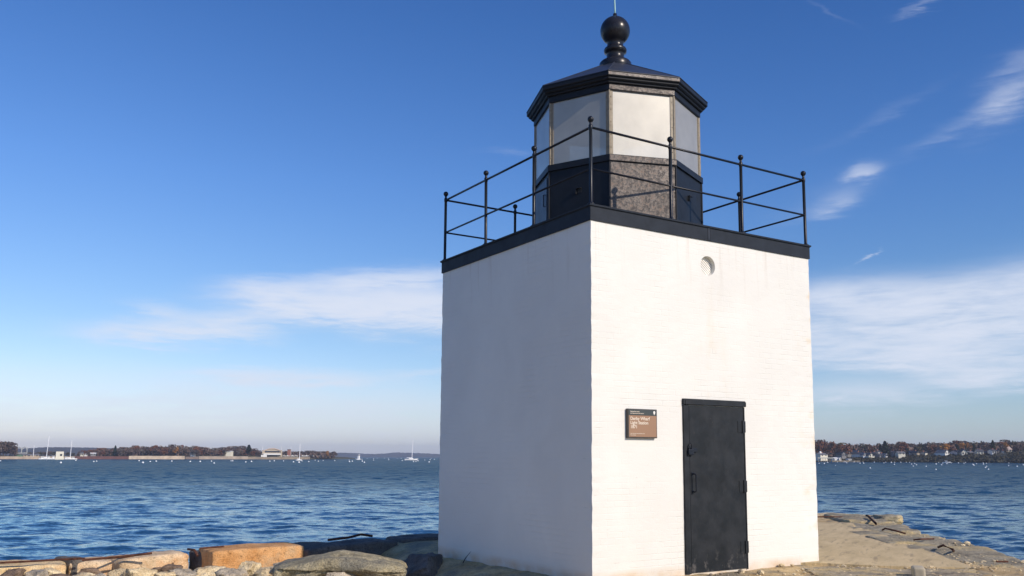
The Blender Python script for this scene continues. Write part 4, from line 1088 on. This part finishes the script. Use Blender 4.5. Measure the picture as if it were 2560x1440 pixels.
# houses --------------------------------------------------------------
HM = {'white': plain('white_clapboard', (.78,.77,.73), .7, .05), 'cream': plain('cream_clapboard', (.74,.70,.56), .7, .05), 'grey': plain('grey_shingle', (.22,.22,.22), .8, .1), 'tan': plain('tan_clapboard', (.45,.38,.28), .8, .1),
      'brick': plain('red_brick_far', (.26,.11,.08), .85, .1), 'dark': plain('dark_shingle', (.09,.085,.09), .85, .1), 'green': plain('green_shed', (.08,.16,.11), .8, .1)}
RM = {'grey': plain('grey_roof', (.16,.16,.17), .85, .1), 'dark': plain('dark_roof', (.07,.07,.08), .85, .1), 'white': plain('white_roof', (.70,.70,.68), .7, .05), 'tan': plain('pink_tan_roof', (.55,.42,.33), .8, .05)}
WIN = plain('dark_window', (.03,.035,.045), .2, .05)
bm = bmesh.new(); box(bm, (-.45,-.05,0), (.45,.02,1.4)); wme = bpy.data.meshes.new('window'); bm.to_mesh(wme); bm.free(); wme.materials.append(WIN)
bm = bmesh.new(); box(bm, (-.4,-.4,0), (.4,.4,2.2)); cme = bpy.data.meshes.new('chimney'); bm.to_mesh(cme); bm.free(); cme.materials.append(HM['brick'])
def house(px0, px1, pyb, pye, pyr, dist, wall_, roof_, label, ridge='x', depth=9, rz=0, group='houses on the right-hand shore', name='house', chimney=True, wins=True, cat='house'):
    pm_ = (px0+px1)/2; w = (far(px1,1144,dist)-far(px0,1144,dist)).length; z0 = zat(pm_,pyb,dist); ze = zat(pm_,pye,dist); zr = zat(pm_,pyr,dist)
    p = bearing(pm_, dist, z0); d = ray(pm_,1144); rz = rz + (.55 if px0 > 1200 else 0); face = math.atan2(d.y, d.x) - PI/2 + rz
    h = ze-z0; rh = max(.3, zr-ze); r_ = empty(name, p, face, label, cat, group)
    bm = bmesh.new(); box(bm, (-w/2,0,-3), (w/2,depth,h))
    if ridge == 'y':
        for y in (0, depth):
            a, b, c_ = [bm.verts.new(q) for q in ((-w/2,y,h),(w/2,y,h),(0,y,h+rh-.1))]; bm.faces.new((a,b,c_))
    elif ridge == 'x':
        for x in (-w/2, w/2):
            a, b, c_ = [bm.verts.new(q) for q in ((x,0,h),(x,depth,h),(x,depth/2,h+rh-.1))]; bm.faces.new((a,b,c_))
    link('wall', bm, HM[wall_], r_)
    bm = bmesh.new(); o_ = .35; t_h = .22
    if ridge == 'x': prof_ = [(-o_,h-.12),(depth/2,h+rh),(depth+o_,h-.12)]; mk = lambda s_, y, z: (s_*(w/2+o_), y, z)
    elif ridge == 'y': prof_ = [(-w/2-o_,h-.12),(0,h+rh),(w/2+o_,h-.12)]; mk = lambda s_, y, z: (y, (depth+o_ if s_ > 0 else -o_), z)
    else: prof_ = [(-o_,h+.0),(depth/2,h+.1),(depth+o_,h+.0)]; mk = lambda s_, y, z: (s_*(w/2+o_), y, z)
    pr = prof_ + [(y, z+t_h) for y, z in prof_[::-1]]
    A = [bm.verts.new(mk(-1,y,z)) for y, z in pr]; B = [bm.verts.new(mk(1,y,z)) for y, z in pr]
    for i in range(6): bm.faces.new((A[i],A[(i+1)%6],B[(i+1)%6],B[i]))
    for L_ in (A, B[::-1]): bm.faces.new((L_[0],L_[1],L_[4],L_[5])); bm.faces.new((L_[1],L_[2],L_[3],L_[4]))
    bmesh.ops.recalc_face_normals(bm, faces=bm.faces[:]); roof = link('roof', bm, RM[roof_], r_)
    if chimney: inst('chimney', cme, roof, (w*.22, depth*.5, h+rh-1.2))
    if wins:
        nf = max(1, int(h/2.7)); nw = max(2, int(w/2.6))
        for f_ in range(nf):
            for i in range(nw): inst('window', wme, r_, (-w/2+w*(i+.5)/nw, 0, .9+f_*2.7*(h/(nf*2.7))), sc=(1, 1, 1))
    return r_
# right-hand shore
bh = house(2049,2072,1143,1137,1133,715,'cream','grey','cream boathouse with a small cupola nearest the tower on the right-hand shore','x',9,.1)
bm = bmesh.new(); box(bm, (-.7,3.8,2), (.7,5.2,3.9)); lathe(bm, [(1.1,3.9),(.1,4.5)], (0,4.5,0), 4, PI/4); link('cupola', bm, HM['white'], bh)
pr_ = empty('pier', bearing(2063, 700, WATER), math.atan2(ray(2063,1144).y, ray(2063,1144).x)-PI/2, 'long white pier deck at the water under the cream boathouse', 'pier')
bm = bmesh.new(); box(bm, (-5.2,0,2.6), (5.2,5,3.3)); link('deck', bm, HM['cream'], pr_)
for i in range(7):
    bm = bmesh.new(); tube(bm, [(-4.8+i*1.6,.4,-1),(-4.8+i*1.6,.4,2.6)], .16, 6); link('pile', bm, HM['tan'], pr_)
house(2086,2096,1149,1146.5,1144,705,'white','white','low white shed on the beach right of the boathouse','x',5,0,chimney=False,wins=False)
house(2098,2104,1148,1146.5,1144.5,705,'white','white','tiny white hut on the beach between two sheds','y',4,0,chimney=False,wins=False)
house(2120,2130,1149,1147.5,1146,703,'white','grey','narrow white shed at the end of the beach','x',4,0,chimney=False,wins=False)
house(2104,2117,1143,1136,1130,735,'grey','dark','dim grey house among trees left of the pink house','y')
house(2118,2130,1139,1133,1129,745,'grey','dark','grey shingled house with pale gable behind the beach','y')
house(2142,2152,1137,1131,1126,745,'brick','grey','reddish house with a pale chimney left of the white gables','y')
house(2151,2160,1142,1135,1131,735,'white','dark','slim white gabled house, left of the two white gables','y',9,.3)
house(2158,2168,1143,1138,1132,725,'white','grey','white gabled house at the left of the shore cluster','y',9,-.3)
house(2172,2187,1144,1139,1133,722,'cream','dark','cream house with steep front gable above the bank','y',9,-.2)
house(2185,2209,1134,1130,1127,750,'white','dark','long white house below the dark evergreen spire','x')
house(2187,2197,1139,1134,1131,735,'dark','dark','dark-shingled house under the long white house','y')
house(2198,2219,1144,1138,1134,728,'grey','dark','grey bluish terrace with balcony rails above the bank','x')
house(2214,2220,1144,1137,1134,726,'white','grey','narrow white end wall beside the grey terrace','y',6,0,chimney=False)
house(2233,2246,1137,1132,1128,738,'grey','dark','grey house with white porch left of the cream house','x')
house(2246,2264,1139,1133,1129,730,'cream','grey','broad cream house above a green lawn','x',8,-.25)
house(2247,2256,1127,1124.5,1121,790,'cream','grey','pale cottage high in the trees above the cream house','y')
house(2268,2273,1127,1124,1121,790,'white','grey','tiny white house high among the trees','y')
house(2283,2290,1133,1130,1127,760,'white','grey','small bright white gabled house left of the brown gap','y')
house(2292,2300,1136,1132,1128,750,'tan','dark','tan house half hidden by trees','y')
house(2313,2320,1135,1132,1130,750,'cream','dark','small cream house half hidden in the middle of the right-hand shore','x')
house(2343,2348,1137,1134,1132,745,'white','grey','tiny white cube house left of the orange tree','x',5,chimney=False)
house(2361,2376,1138,1132,1125,735,'white','grey','white house with steep gable under the large orange tree','y',9,.25)
house(2392,2404,1138,1130,1126,740,'white','dark','white-trimmed dark house left of the wide white gable','x')
house(2405,2419,1139,1130,1124,732,'cream','dark','wide cream gabled house in the middle of the right group','y',9,-.35)
house(2425,2440,1139,1132,1128,745,'green','grey','green-grey house left of the tall cream block','x')
house(2435,2441,1129,1123,1120,790,'brick','white','small red brick house high behind the tall cream block','y')
house(2444,2460,1139,1129,1124,732,'cream','dark','tall cream block house with a corner chimney','x',9,-.3)
house(2464,2478,1141,1134,1128,738,'dark','dark','dark blue house with steep roof beside the tall cream block','x')
house(2481,2492,1136,1127,1124,730,'white','dark','white half of the double house with columns','x',9,-.2)
house(2492,2505,1141,1131,1125,734,'dark','dark','dark gambrel-roofed house between two white houses','y')
house(2504,2513,1139,1132,1127,732,'white','grey','white wing right of the dark gambrel roof','y',9,-.4)
house(2516,2531,1131,1124,1117,770,'tan','tan','tan stepped house on the slope near the right edge','x',9,-.2)
house(2545,2560,1145,1141,1139,715,'white','grey','white low house at the right edge of the picture','x')
# white retaining walls
def seawall(px0, px1, dtab, zt, mat, label, off=-2, name='seawall'):
    bm = bmesh.new(); n = max(2, int((px1-px0)/10)); c = bearing((px0+px1)/2, interp(dtab,(px0+px1)/2)+off); prev = None
    for i in range(n+1):
        px = px0+(px1-px0)*i/n; d = interp(dtab, px)+off; f_ = bearing(px, d)-c; b_ = bearing(px, d+1.2)-c; zz = zt + .25*noise.noise(Vector((px*.2,0,1)))
        q = [bm.verts.new((v.x, v.y, z)) for v, z in ((f_,WATER-1),(f_,zz),(b_,zz),(b_,WATER-1))]
        if prev:
            for a in range(3): bm.faces.new((prev[a],q[a],q[a+1],prev[a+1]))
        else: bm.faces.new(q[::-1])
        prev = q
    bm.faces.new(prev); o = link(name, bm, mat, None, False, (c.x,c.y,0)); tag(o, label, 'sea wall'); return o
seawall(185,322,DL,.9,plain('brown_wall',(.13,.06,.05),.9,.25,.2),'long rusty brown sea wall left of the pale sea wall')
seawall(322,462,DL,1.4,plain('pale_wall',(.50,.40,.29),.9,.25,.2),'pale tan sea wall in front of the left wood')
seawall(464,496,DL,.8,plain('dim_wall',(.20,.15,.12),.9,.25,.2),'short dull stretch of bank right of the pale sea wall')
seawall(497,620,DL,1.2,plain('greyish_wall',(.36,.29,.22),.9,.3,.15),'grey-tan sea wall below the white cottage')
seawall(620,775,DL,.8,plain('olive_wall',(.26,.21,.15),.9,.3,.15),'low rough sea wall below the barrel-roofed hangar')
seawall(0,185,DL,.6,plain('yard_wall',(.42,.33,.24),.9,.3,.15),'low quay wall of the boatyard at far left')
seawall(2080,2150,DR,-.6,plain('beach_wall',(.40,.31,.20),.9,.2,.15),'sandy foot of the shore below the beach huts')
# left-hand shore buildings
GL_ = 'buildings on the left-hand shore'
house(561,577,1137,1129,1127.5,985,'cream','white','bright white flat-fronted cottage in a field on the left-hand shore','x',8,-.3,GL_,wins=False,chimney=False)
house(475,488,1136,1133,1130,990,'white','grey','small white house under the left wood','x',6,0,GL_)
house(427,431,1128,1113.5,1112,1080,'brick','dark','dark chimney-like tower above the left wood, left one','flat',5,0,GL_,wins=False,chimney=False,name='tower_block',cat='tower')
house(451,457,1128,1113,1112,1080,'brick','dark','dark blocky tower above the left wood, right one','flat',5,0,GL_,wins=False,chimney=False,name='tower_block',cat='tower')
house(718,727,1136,1124,1122,1010,'brick','dark','small dark red building between the hangar and the white sailboat','flat',6,0,GL_,wins=False,chimney=False)
# hangar with barrel roof
pmx = 680; dist = 985; w = (far(703,1144,dist)-far(657,1144,dist)).length; hz0 = zat(pmx,1142,dist); d = ray(pmx,1144)
hg = empty('hangar', bearing(pmx, dist, hz0), math.atan2(d.y,d.x)-PI/2, 'wide pale hangar with a shallow barrel roof on the left-hand shore', 'hangar', GL_)
hh = zat(pmx,1129,dist)-hz0; hr = zat(pmx,1122.5,dist)-hz0-hh
bm = bmesh.new(); arc = [(-w/2*.93+w*.93*i/14, hh+hr*math.sin(PI*i/14)**.8) for i in range(15)]
for y in (0, 22):
    v = [bm.verts.new((x,y,z)) for x, z in [(-w/2*.93,-2)]+arc+[(w/2*.93,-2)]]; bm.faces.new(v)
for x in (-w/2*.93, w/2*.93):
    v = [bm.verts.new(p) for p in ((x,0,-2),(x,22,-2),(x,22,hh),(x,0,hh))]; bm.faces.new(v)
link('wall', bm, HM['tan'], hg)
bm = bmesh.new(); A = [bm.verts.new((x*1.03,-.6,z+.1)) for x, z in arc]; B = [bm.verts.new((x*1.03,22.6,z+.1)) for x, z in arc]
A2 = [bm.verts.new((x*1.03,-.6,z+.9)) for x, z in arc]; B2 = [bm.verts.new((x*1.03,22.6,z+.9)) for x, z in arc]
for i in range(14):
    bm.faces.new((A2[i],A2[i+1],B2[i+1],B2[i])); bm.faces.new((A[i],A[i+1],A2[i+1],A2[i])); bm.faces.new((B[i],B[i+1],B2[i+1],B2[i]))
bmesh.ops.recalc_face_normals(bm, faces=bm.faces[:]); link('roof', bm, RM['tan'], hg)
for s_ in (-1,1):
    bm = bmesh.new(); box(bm, (s_*w*.5-.8,-1,-2), (s_*w*.5+.8,10,hh+1.6)); link('buttress', bm, HM['tan'], hg)
bm = bmesh.new(); box(bm, (-w*.40,-.15,hh-.9), (w*.40,.05,hh+.6)); link('window', bm, WIN, hg)
bm = bmesh.new(); box(bm, (-w*.47,-4,2.0), (w*.47,-.2,3.4)); link('canopy', bm, HM['white'], hg)
bm = bmesh.new(); box(bm, (-w*.28,-.2,.2), (w*.28,.04,1.9)); link('door', bm, WIN, hg)
bm = bmesh.new(); box(bm, (-w*.60,-3.8,-1.0), (-w*.28,-.3,1.9)); link('annex', bm, HM['white'], hg)
# boatyard at far left
yard = empty('crane_gantry', bearing(46,955,zat(46,1138,955)), math.atan2(ray(46,1144).y,ray(46,1144).x)-PI/2, 'grey steel gantry frames at the far left boatyard', 'gantry')
gm = plain('grey_steel', (.32,.34,.34), .7, .1)
for i in range(4):
    x = -6.5+i*4.3; bm = bmesh.new(); box(bm, (x-.35,-.35,-3), (x+.35,.35,7.2)); link('leg', bm, gm, yard)
    if i < 3:
        bm = bmesh.new(); tube(bm, [(x+.3,0,5.0),(x+1.0,0,6.7),(x+2.15,0,7.4),(x+3.3,0,6.7),(x+4.0,0,5.0)], .4, 6); link('arch', bm, gm, yard)
bm = bmesh.new(); box(bm, (-7,-.3,1.6), (6.8,.3,2.4)); link('beam', bm, gm, yard)
house(36,56,1142,1136,1134,945,'green','grey','long green shed at the far left boatyard','x',6,0,GL_,wins=False,chimney=False)
house(58,97,1143,1138,1135,950,'tan','grey','low tan shed between the green shed and the moored boats','x',6,0,GL_,chimney=False)
house(200,208,1141,1134,1132,985,'cream','grey','pale narrow house right of the docked boats','x',6,0,GL_,chimney=False)
house(210,218,1141,1136,1134,985,'white','grey','small white house right of the pale narrow house','y',6,0,GL_,chimney=False)
house(226,239,1140,1134,1132,985,'grey','white','white-roofed house at the left edge of the wood','x',6,0,GL_,chimney=False)

# boats -------------------------------------------------------------------
hullw = plain('white_hull', (.80,.80,.78), .35, .03); mastm = plain('pale_mast', (.85,.85,.85), .4, .03); dkm = plain('dark_canvas', (.05,.06,.10), .8); woodm = plain('boat_buff', (.6,.52,.4), .6)
def hull_bm(L, W, Hh):
    bm = bmesh.new(); n = 12; prev = None
    for i in range(n+1):
        t = i/n; x = -L/2+L*t; wd = W/2*(math.sin(PI*min(1,(t*.80+.18)))**.7); top_ = Hh*(1+.35*(t-.4)**2*2)
        wd = wd if t < 1 else .03
        q = [bm.verts.new(p) for p in ((x,-wd,top_),(x-.03*L*t,-wd*.82,0),(x-.05*L*t,0,-Hh*.5),(x-.03*L*t,wd*.82,0),(x,wd,top_))]
        if prev:
            for a in range(4): bm.faces.new((prev[a],prev[a+1],q[a+1],q[a]))
            bm.faces.new((prev[4],prev[0],q[0],q[4]))
        else: bm.faces.new(q)
        prev = q
    bm.faces.new(prev[::-1]); bmesh.ops.recalc_face_normals(bm, faces=bm.faces[:]); return bm
def sailboat(px, dist, L, mast_top_py, label, rz=0, z=WATER, lean=0, group='sailing boats'):
    d = ray(px,1144); zt = zat(px, mast_top_py, dist)-z
    r_ = empty('sailboat', bearing(px,dist,z), math.atan2(d.y,d.x)-PI/2+rz, label, 'sailboat', group)
    link('hull', hull_bm(L, L*.30, L*.10), hullw, r_)
    bm = bmesh.new(); tube(bm, [(L*.05,0,0),(L*.05+lean*zt,0,zt)], [.30,.22], 6); link('mast', bm, mastm, r_)
    bm = bmesh.new(); tube(bm, [(L*.05,0,L*.19),(-L*.34,0,L*.18)], .22, 6); link('boom', bm, mastm, r_)
    bm = bmesh.new(); box(bm, (-L*.18,-L*.08,L*.09), (L*.16,L*.08,L*.15)); link('cabin', bm, hullw, r_)
    return r_
def motorboat(px, dist, L, label, rz=0, z=WATER, cabin=.25, group='motor boats'):
    d = ray(px,1144); r_ = empty('motorboat', bearing(px,dist,z), math.atan2(d.y,d.x)-PI/2+rz, label, 'motorboat', group)
    link('hull', hull_bm(L, L*.32, L*.12), hullw, r_)
    bm = bmesh.new(); box(bm, (-L*.20,-L*.10,L*.11), (L*.12,L*.10,L*(.13+cabin))); box(bm, (-L*.28,-L*.12,L*(.135+cabin)), (L*.16,L*.12,L*(.155+cabin))); link('cabin', bm, hullw, r_)
    bm = bmesh.new(); box(bm, (-L*.205,-L*.105,L*(.02+cabin)), (L*.13,L*.105,L*(.08+cabin))); link('windscreen', bm, WIN, r_)
    return r_
sailboat(1028, 820, 11.5, 1097, 'white sailboat with bare tall mast moored in open water left of the tower', .1, lean=.03)
sailboat(748, 720, 6.2, 1110, 'white sailboat end-on with bare mast in front of the left-hand shore', .8)
motorboat(897, 900, 7.0, 'white cabin motorboat heading out past the tip of the peninsula', 1.0, cabin=.55)
motorboat(2366, 660, 4.9, 'white motorboat lying just off the right-hand shore', 0, cabin=.14)
GY = 'boats docked at the far left boatyard'
sailboat(114, 900, 10, 1090, 'docked sailboat with the taller mast at the far left boatyard', .2, group=GY, lean=.05)
sailboat(174, 890, 8, 1101, 'docked sailboat with the shorter mast at the right end of the boatyard dock', .3, group=GY, lean=.03)
sailboat(82, 940, 5, 1112, 'small boat with a thick grey mast left of the docked sailboats', .2, group=GY)
for px, L, c_, lab in ((106,6,.25,'white motorboat docked left of the boxy barge'),(122,6,.3,'white motorboat docked under the taller mast'),(134,5,.45,'tall-cabined motorboat docked beside the boxy barge'),(184,6,.2,'tan-decked motorboat at the right end of the boatyard dock'),(166,5,.3,'motorboat docked just right of the boxy barge')):
    motorboat(px, 890, L, lab, .2, cabin=c_, group=GY)
bg_ = empty('barge', bearing(149, 870, WATER), math.atan2(ray(149,1144).y,ray(149,1144).x)-PI/2, 'boxy cream houseboat barge moored at the far left boatyard', 'barge')
bm = bmesh.new(); box(bm, (-3.1,0,-.4), (3.1,5,1.6)); link('hull', bm, HM['cream'], bg_)
bm = bmesh.new(); box(bm, (-2.9,.3,1.6), (2.9,4.6,6.6)); cb = link('cabin', bm, HM['cream'], bg_)
bm = bmesh.new(); box(bm, (.2,.2,2.9), (1.8,.28,4.6)); link('window', bm, WIN, cb)
# stored boats ashore right of the hangar
for i, px in enumerate((710,719,731,740,757,766,774,783,792,800,808)):
    motorboat(px, 1000+i*4, 4.2, 'white boat stored ashore in the row right of the hangar', .3*((i%3)-1), z=zat(px,1140.5,1000), cabin=.15, group='boats stored ashore right of the hangar')
for px, t_ in ((703,1114),(727,1116),(655,1113),(440,1111),(459,1109)):
    bm = bmesh.new(); zb_ = zat(px,1142,1000); tube(bm, [(0,0,0),(0,0,zat(px,t_,1000)-zb_)], .14, 5)
    o = link('flagpole', bm, mastm, None, False, bearing(px,1000,zb_)); tag(o, {703:'thin white mast at the right end of the hangar',727:'thin mast above the dark red building',655:'thin pale mast at the left end of the hangar',440:'thin pale mast left of the pair over the left wood',459:'thin pale mast beside the right blocky tower'}[px], 'mast', 'thin masts on the left-hand shore')

# mooring buoys -------------------------------------------------------------
bm = bmesh.new(); sphere(bm, (0,0,.25), .52, 10, 8, .9); lathe(bm, [(.53,.10),(.56,.16),(.56,.26),(.53,.32)], (0,0,0), 10); tube(bm, [(0,0,.6),(0,0,.95)], .08, 6)
bme = bpy.data.meshes.new('mooring_buoy'); bm.to_mesh(bme); bm.free(); bme.materials.append(plain('buoy_white', (.85,.87,.88), .4, .03))
for p in bme.polygons: p.use_smooth = True
bl = [(2,1153),(153,1158),(190,1152),(235,1155),(242,1154),(348,1153),(358,1158),(376,1155),(391,1154),(430,1154),(476,1155),(501,1155),(529,1154),(536,1159),(578,1153),(582,1153),(615,1156),(629,1155),(675,1154),(686,1153),(709,1153),(734,1156),
      (748,1157),(755,1153),(772,1155),(788,1151),(796,1154),(808,1152),(837,1152.5),(873,1151),(874,1155),(881,1154),(890,1148),(905,1149),(906,1154),(911,1157),(918,1147),(934,1147),(934,1151),(943,1146),(961,1146),(971,1146),(972,1150),(993,1146),(1003,1146),
      (1006,1152.5),(1013,1151),(1034,1155),(1040,1155),(1045,1153),(1045,1148),(1062,1151),(1073,1156),(1075,1150),(1078,1146.5),(1086,1149)]
br = [(2047,1159),(2060,1160),(2069,1157),(2068,1153),(2088,1165),(2093,1153),(2110,1154),(2114,1153),(2116,1158),(2135,1155),(2144,1153),(2149,1159),(2157,1156),(2158,1159),(2174,1171),(2185,1156),(2214,1154),(2209,1158),(2227,1157),(2228,1153.5),(2235,1162),(2236,1153),
      (2251,1155),(2265,1153.5),(2273,1156),(2278,1161),(2282,1166),(2286,1160),(2290,1163),(2314,1167),(2338,1175),(2339,1161),(2346,1155.5),(2353,1163),(2356,1159),(2366,1160),(2378,1158),(2395,1158),(2409,1159),(2413,1156),(2431,1162),(2433,1164),(2440,1160),(2457,1161),
      (2457,1156),(2462,1170),(2465,1167),(2469,1174.5),(2465,1159),(2520,1165),(2521,1158),(2541,1167),(2545,1157),(2551,1157),(2557,1163)]
HLY = lambda px: 1142.5 + (px-1050)*.0028
for (L_, lab, grp) in ((bl, 'small white mooring buoy floating off the left-hand shore', 'mooring buoys left of the tower'), (br, 'small white mooring buoy floating off the right-hand shore', 'mooring buoys right of the tower')):
    for px, py in L_:
        q = ray(px, py); dist = (WATER-CAM.z)/(q.z/math.hypot(q.x,q.y)) if q.z < -.0012 else 1500
        if px > 1200: dist = min(dist, 670)
        else: dist = min(dist, 1500 if px > 840 else 900)
        s_ = tr.uniform(.8,1.15)*(1 if dist < 900 else 1.3)*(.8 if dist < 420 else 1)*(.6 if px > 1200 else .78)
        o = inst('mooring_buoy', bme, None, bearing(px, dist, WATER), (tr.uniform(-.15,.15),tr.uniform(-.15,.15),0), (s_,s_,s_)); tag(o, lab, 'buoy', grp)

# ------------------------------------------------------------------ haze
HAZE = 0.00013
if HAZE:
    bm = bmesh.new(); box(bm, (-7000,-7000,-6), (7000,7000,90))
    m = bpy.data.materials.new('haze'); m.use_nodes = True; t = m.node_tree
    for x in list(t.nodes): t.nodes.remove(x)
    o_ = t.nodes.new('ShaderNodeOutputMaterial'); pv = t.nodes.new('ShaderNodeVolumePrincipled'); pv.inputs['Color'].default_value = (.80,.87,1,1); pv.inputs['Density'].default_value = HAZE; pv.inputs['Anisotropy'].default_value = .2
    t.links.new(pv.outputs[0], o_.inputs['Volume'])
    o = link('haze', bm, m); o['kind'] = 'stuff'

# ------------------------------------------------------------------ render
scene.render.engine = 'CYCLES'
scene.render.resolution_x, scene.render.resolution_y = 1024, 576
scene.view_settings.view_transform = 'Standard'; scene.view_settings.look = 'None'; scene.view_settings.gamma = 1
scene.view_settings.exposure = 0.0
scene.cycles.max_bounces = 8; scene.cycles.transparent_max_bounces = 16; scene.cycles.volume_bounces = 1
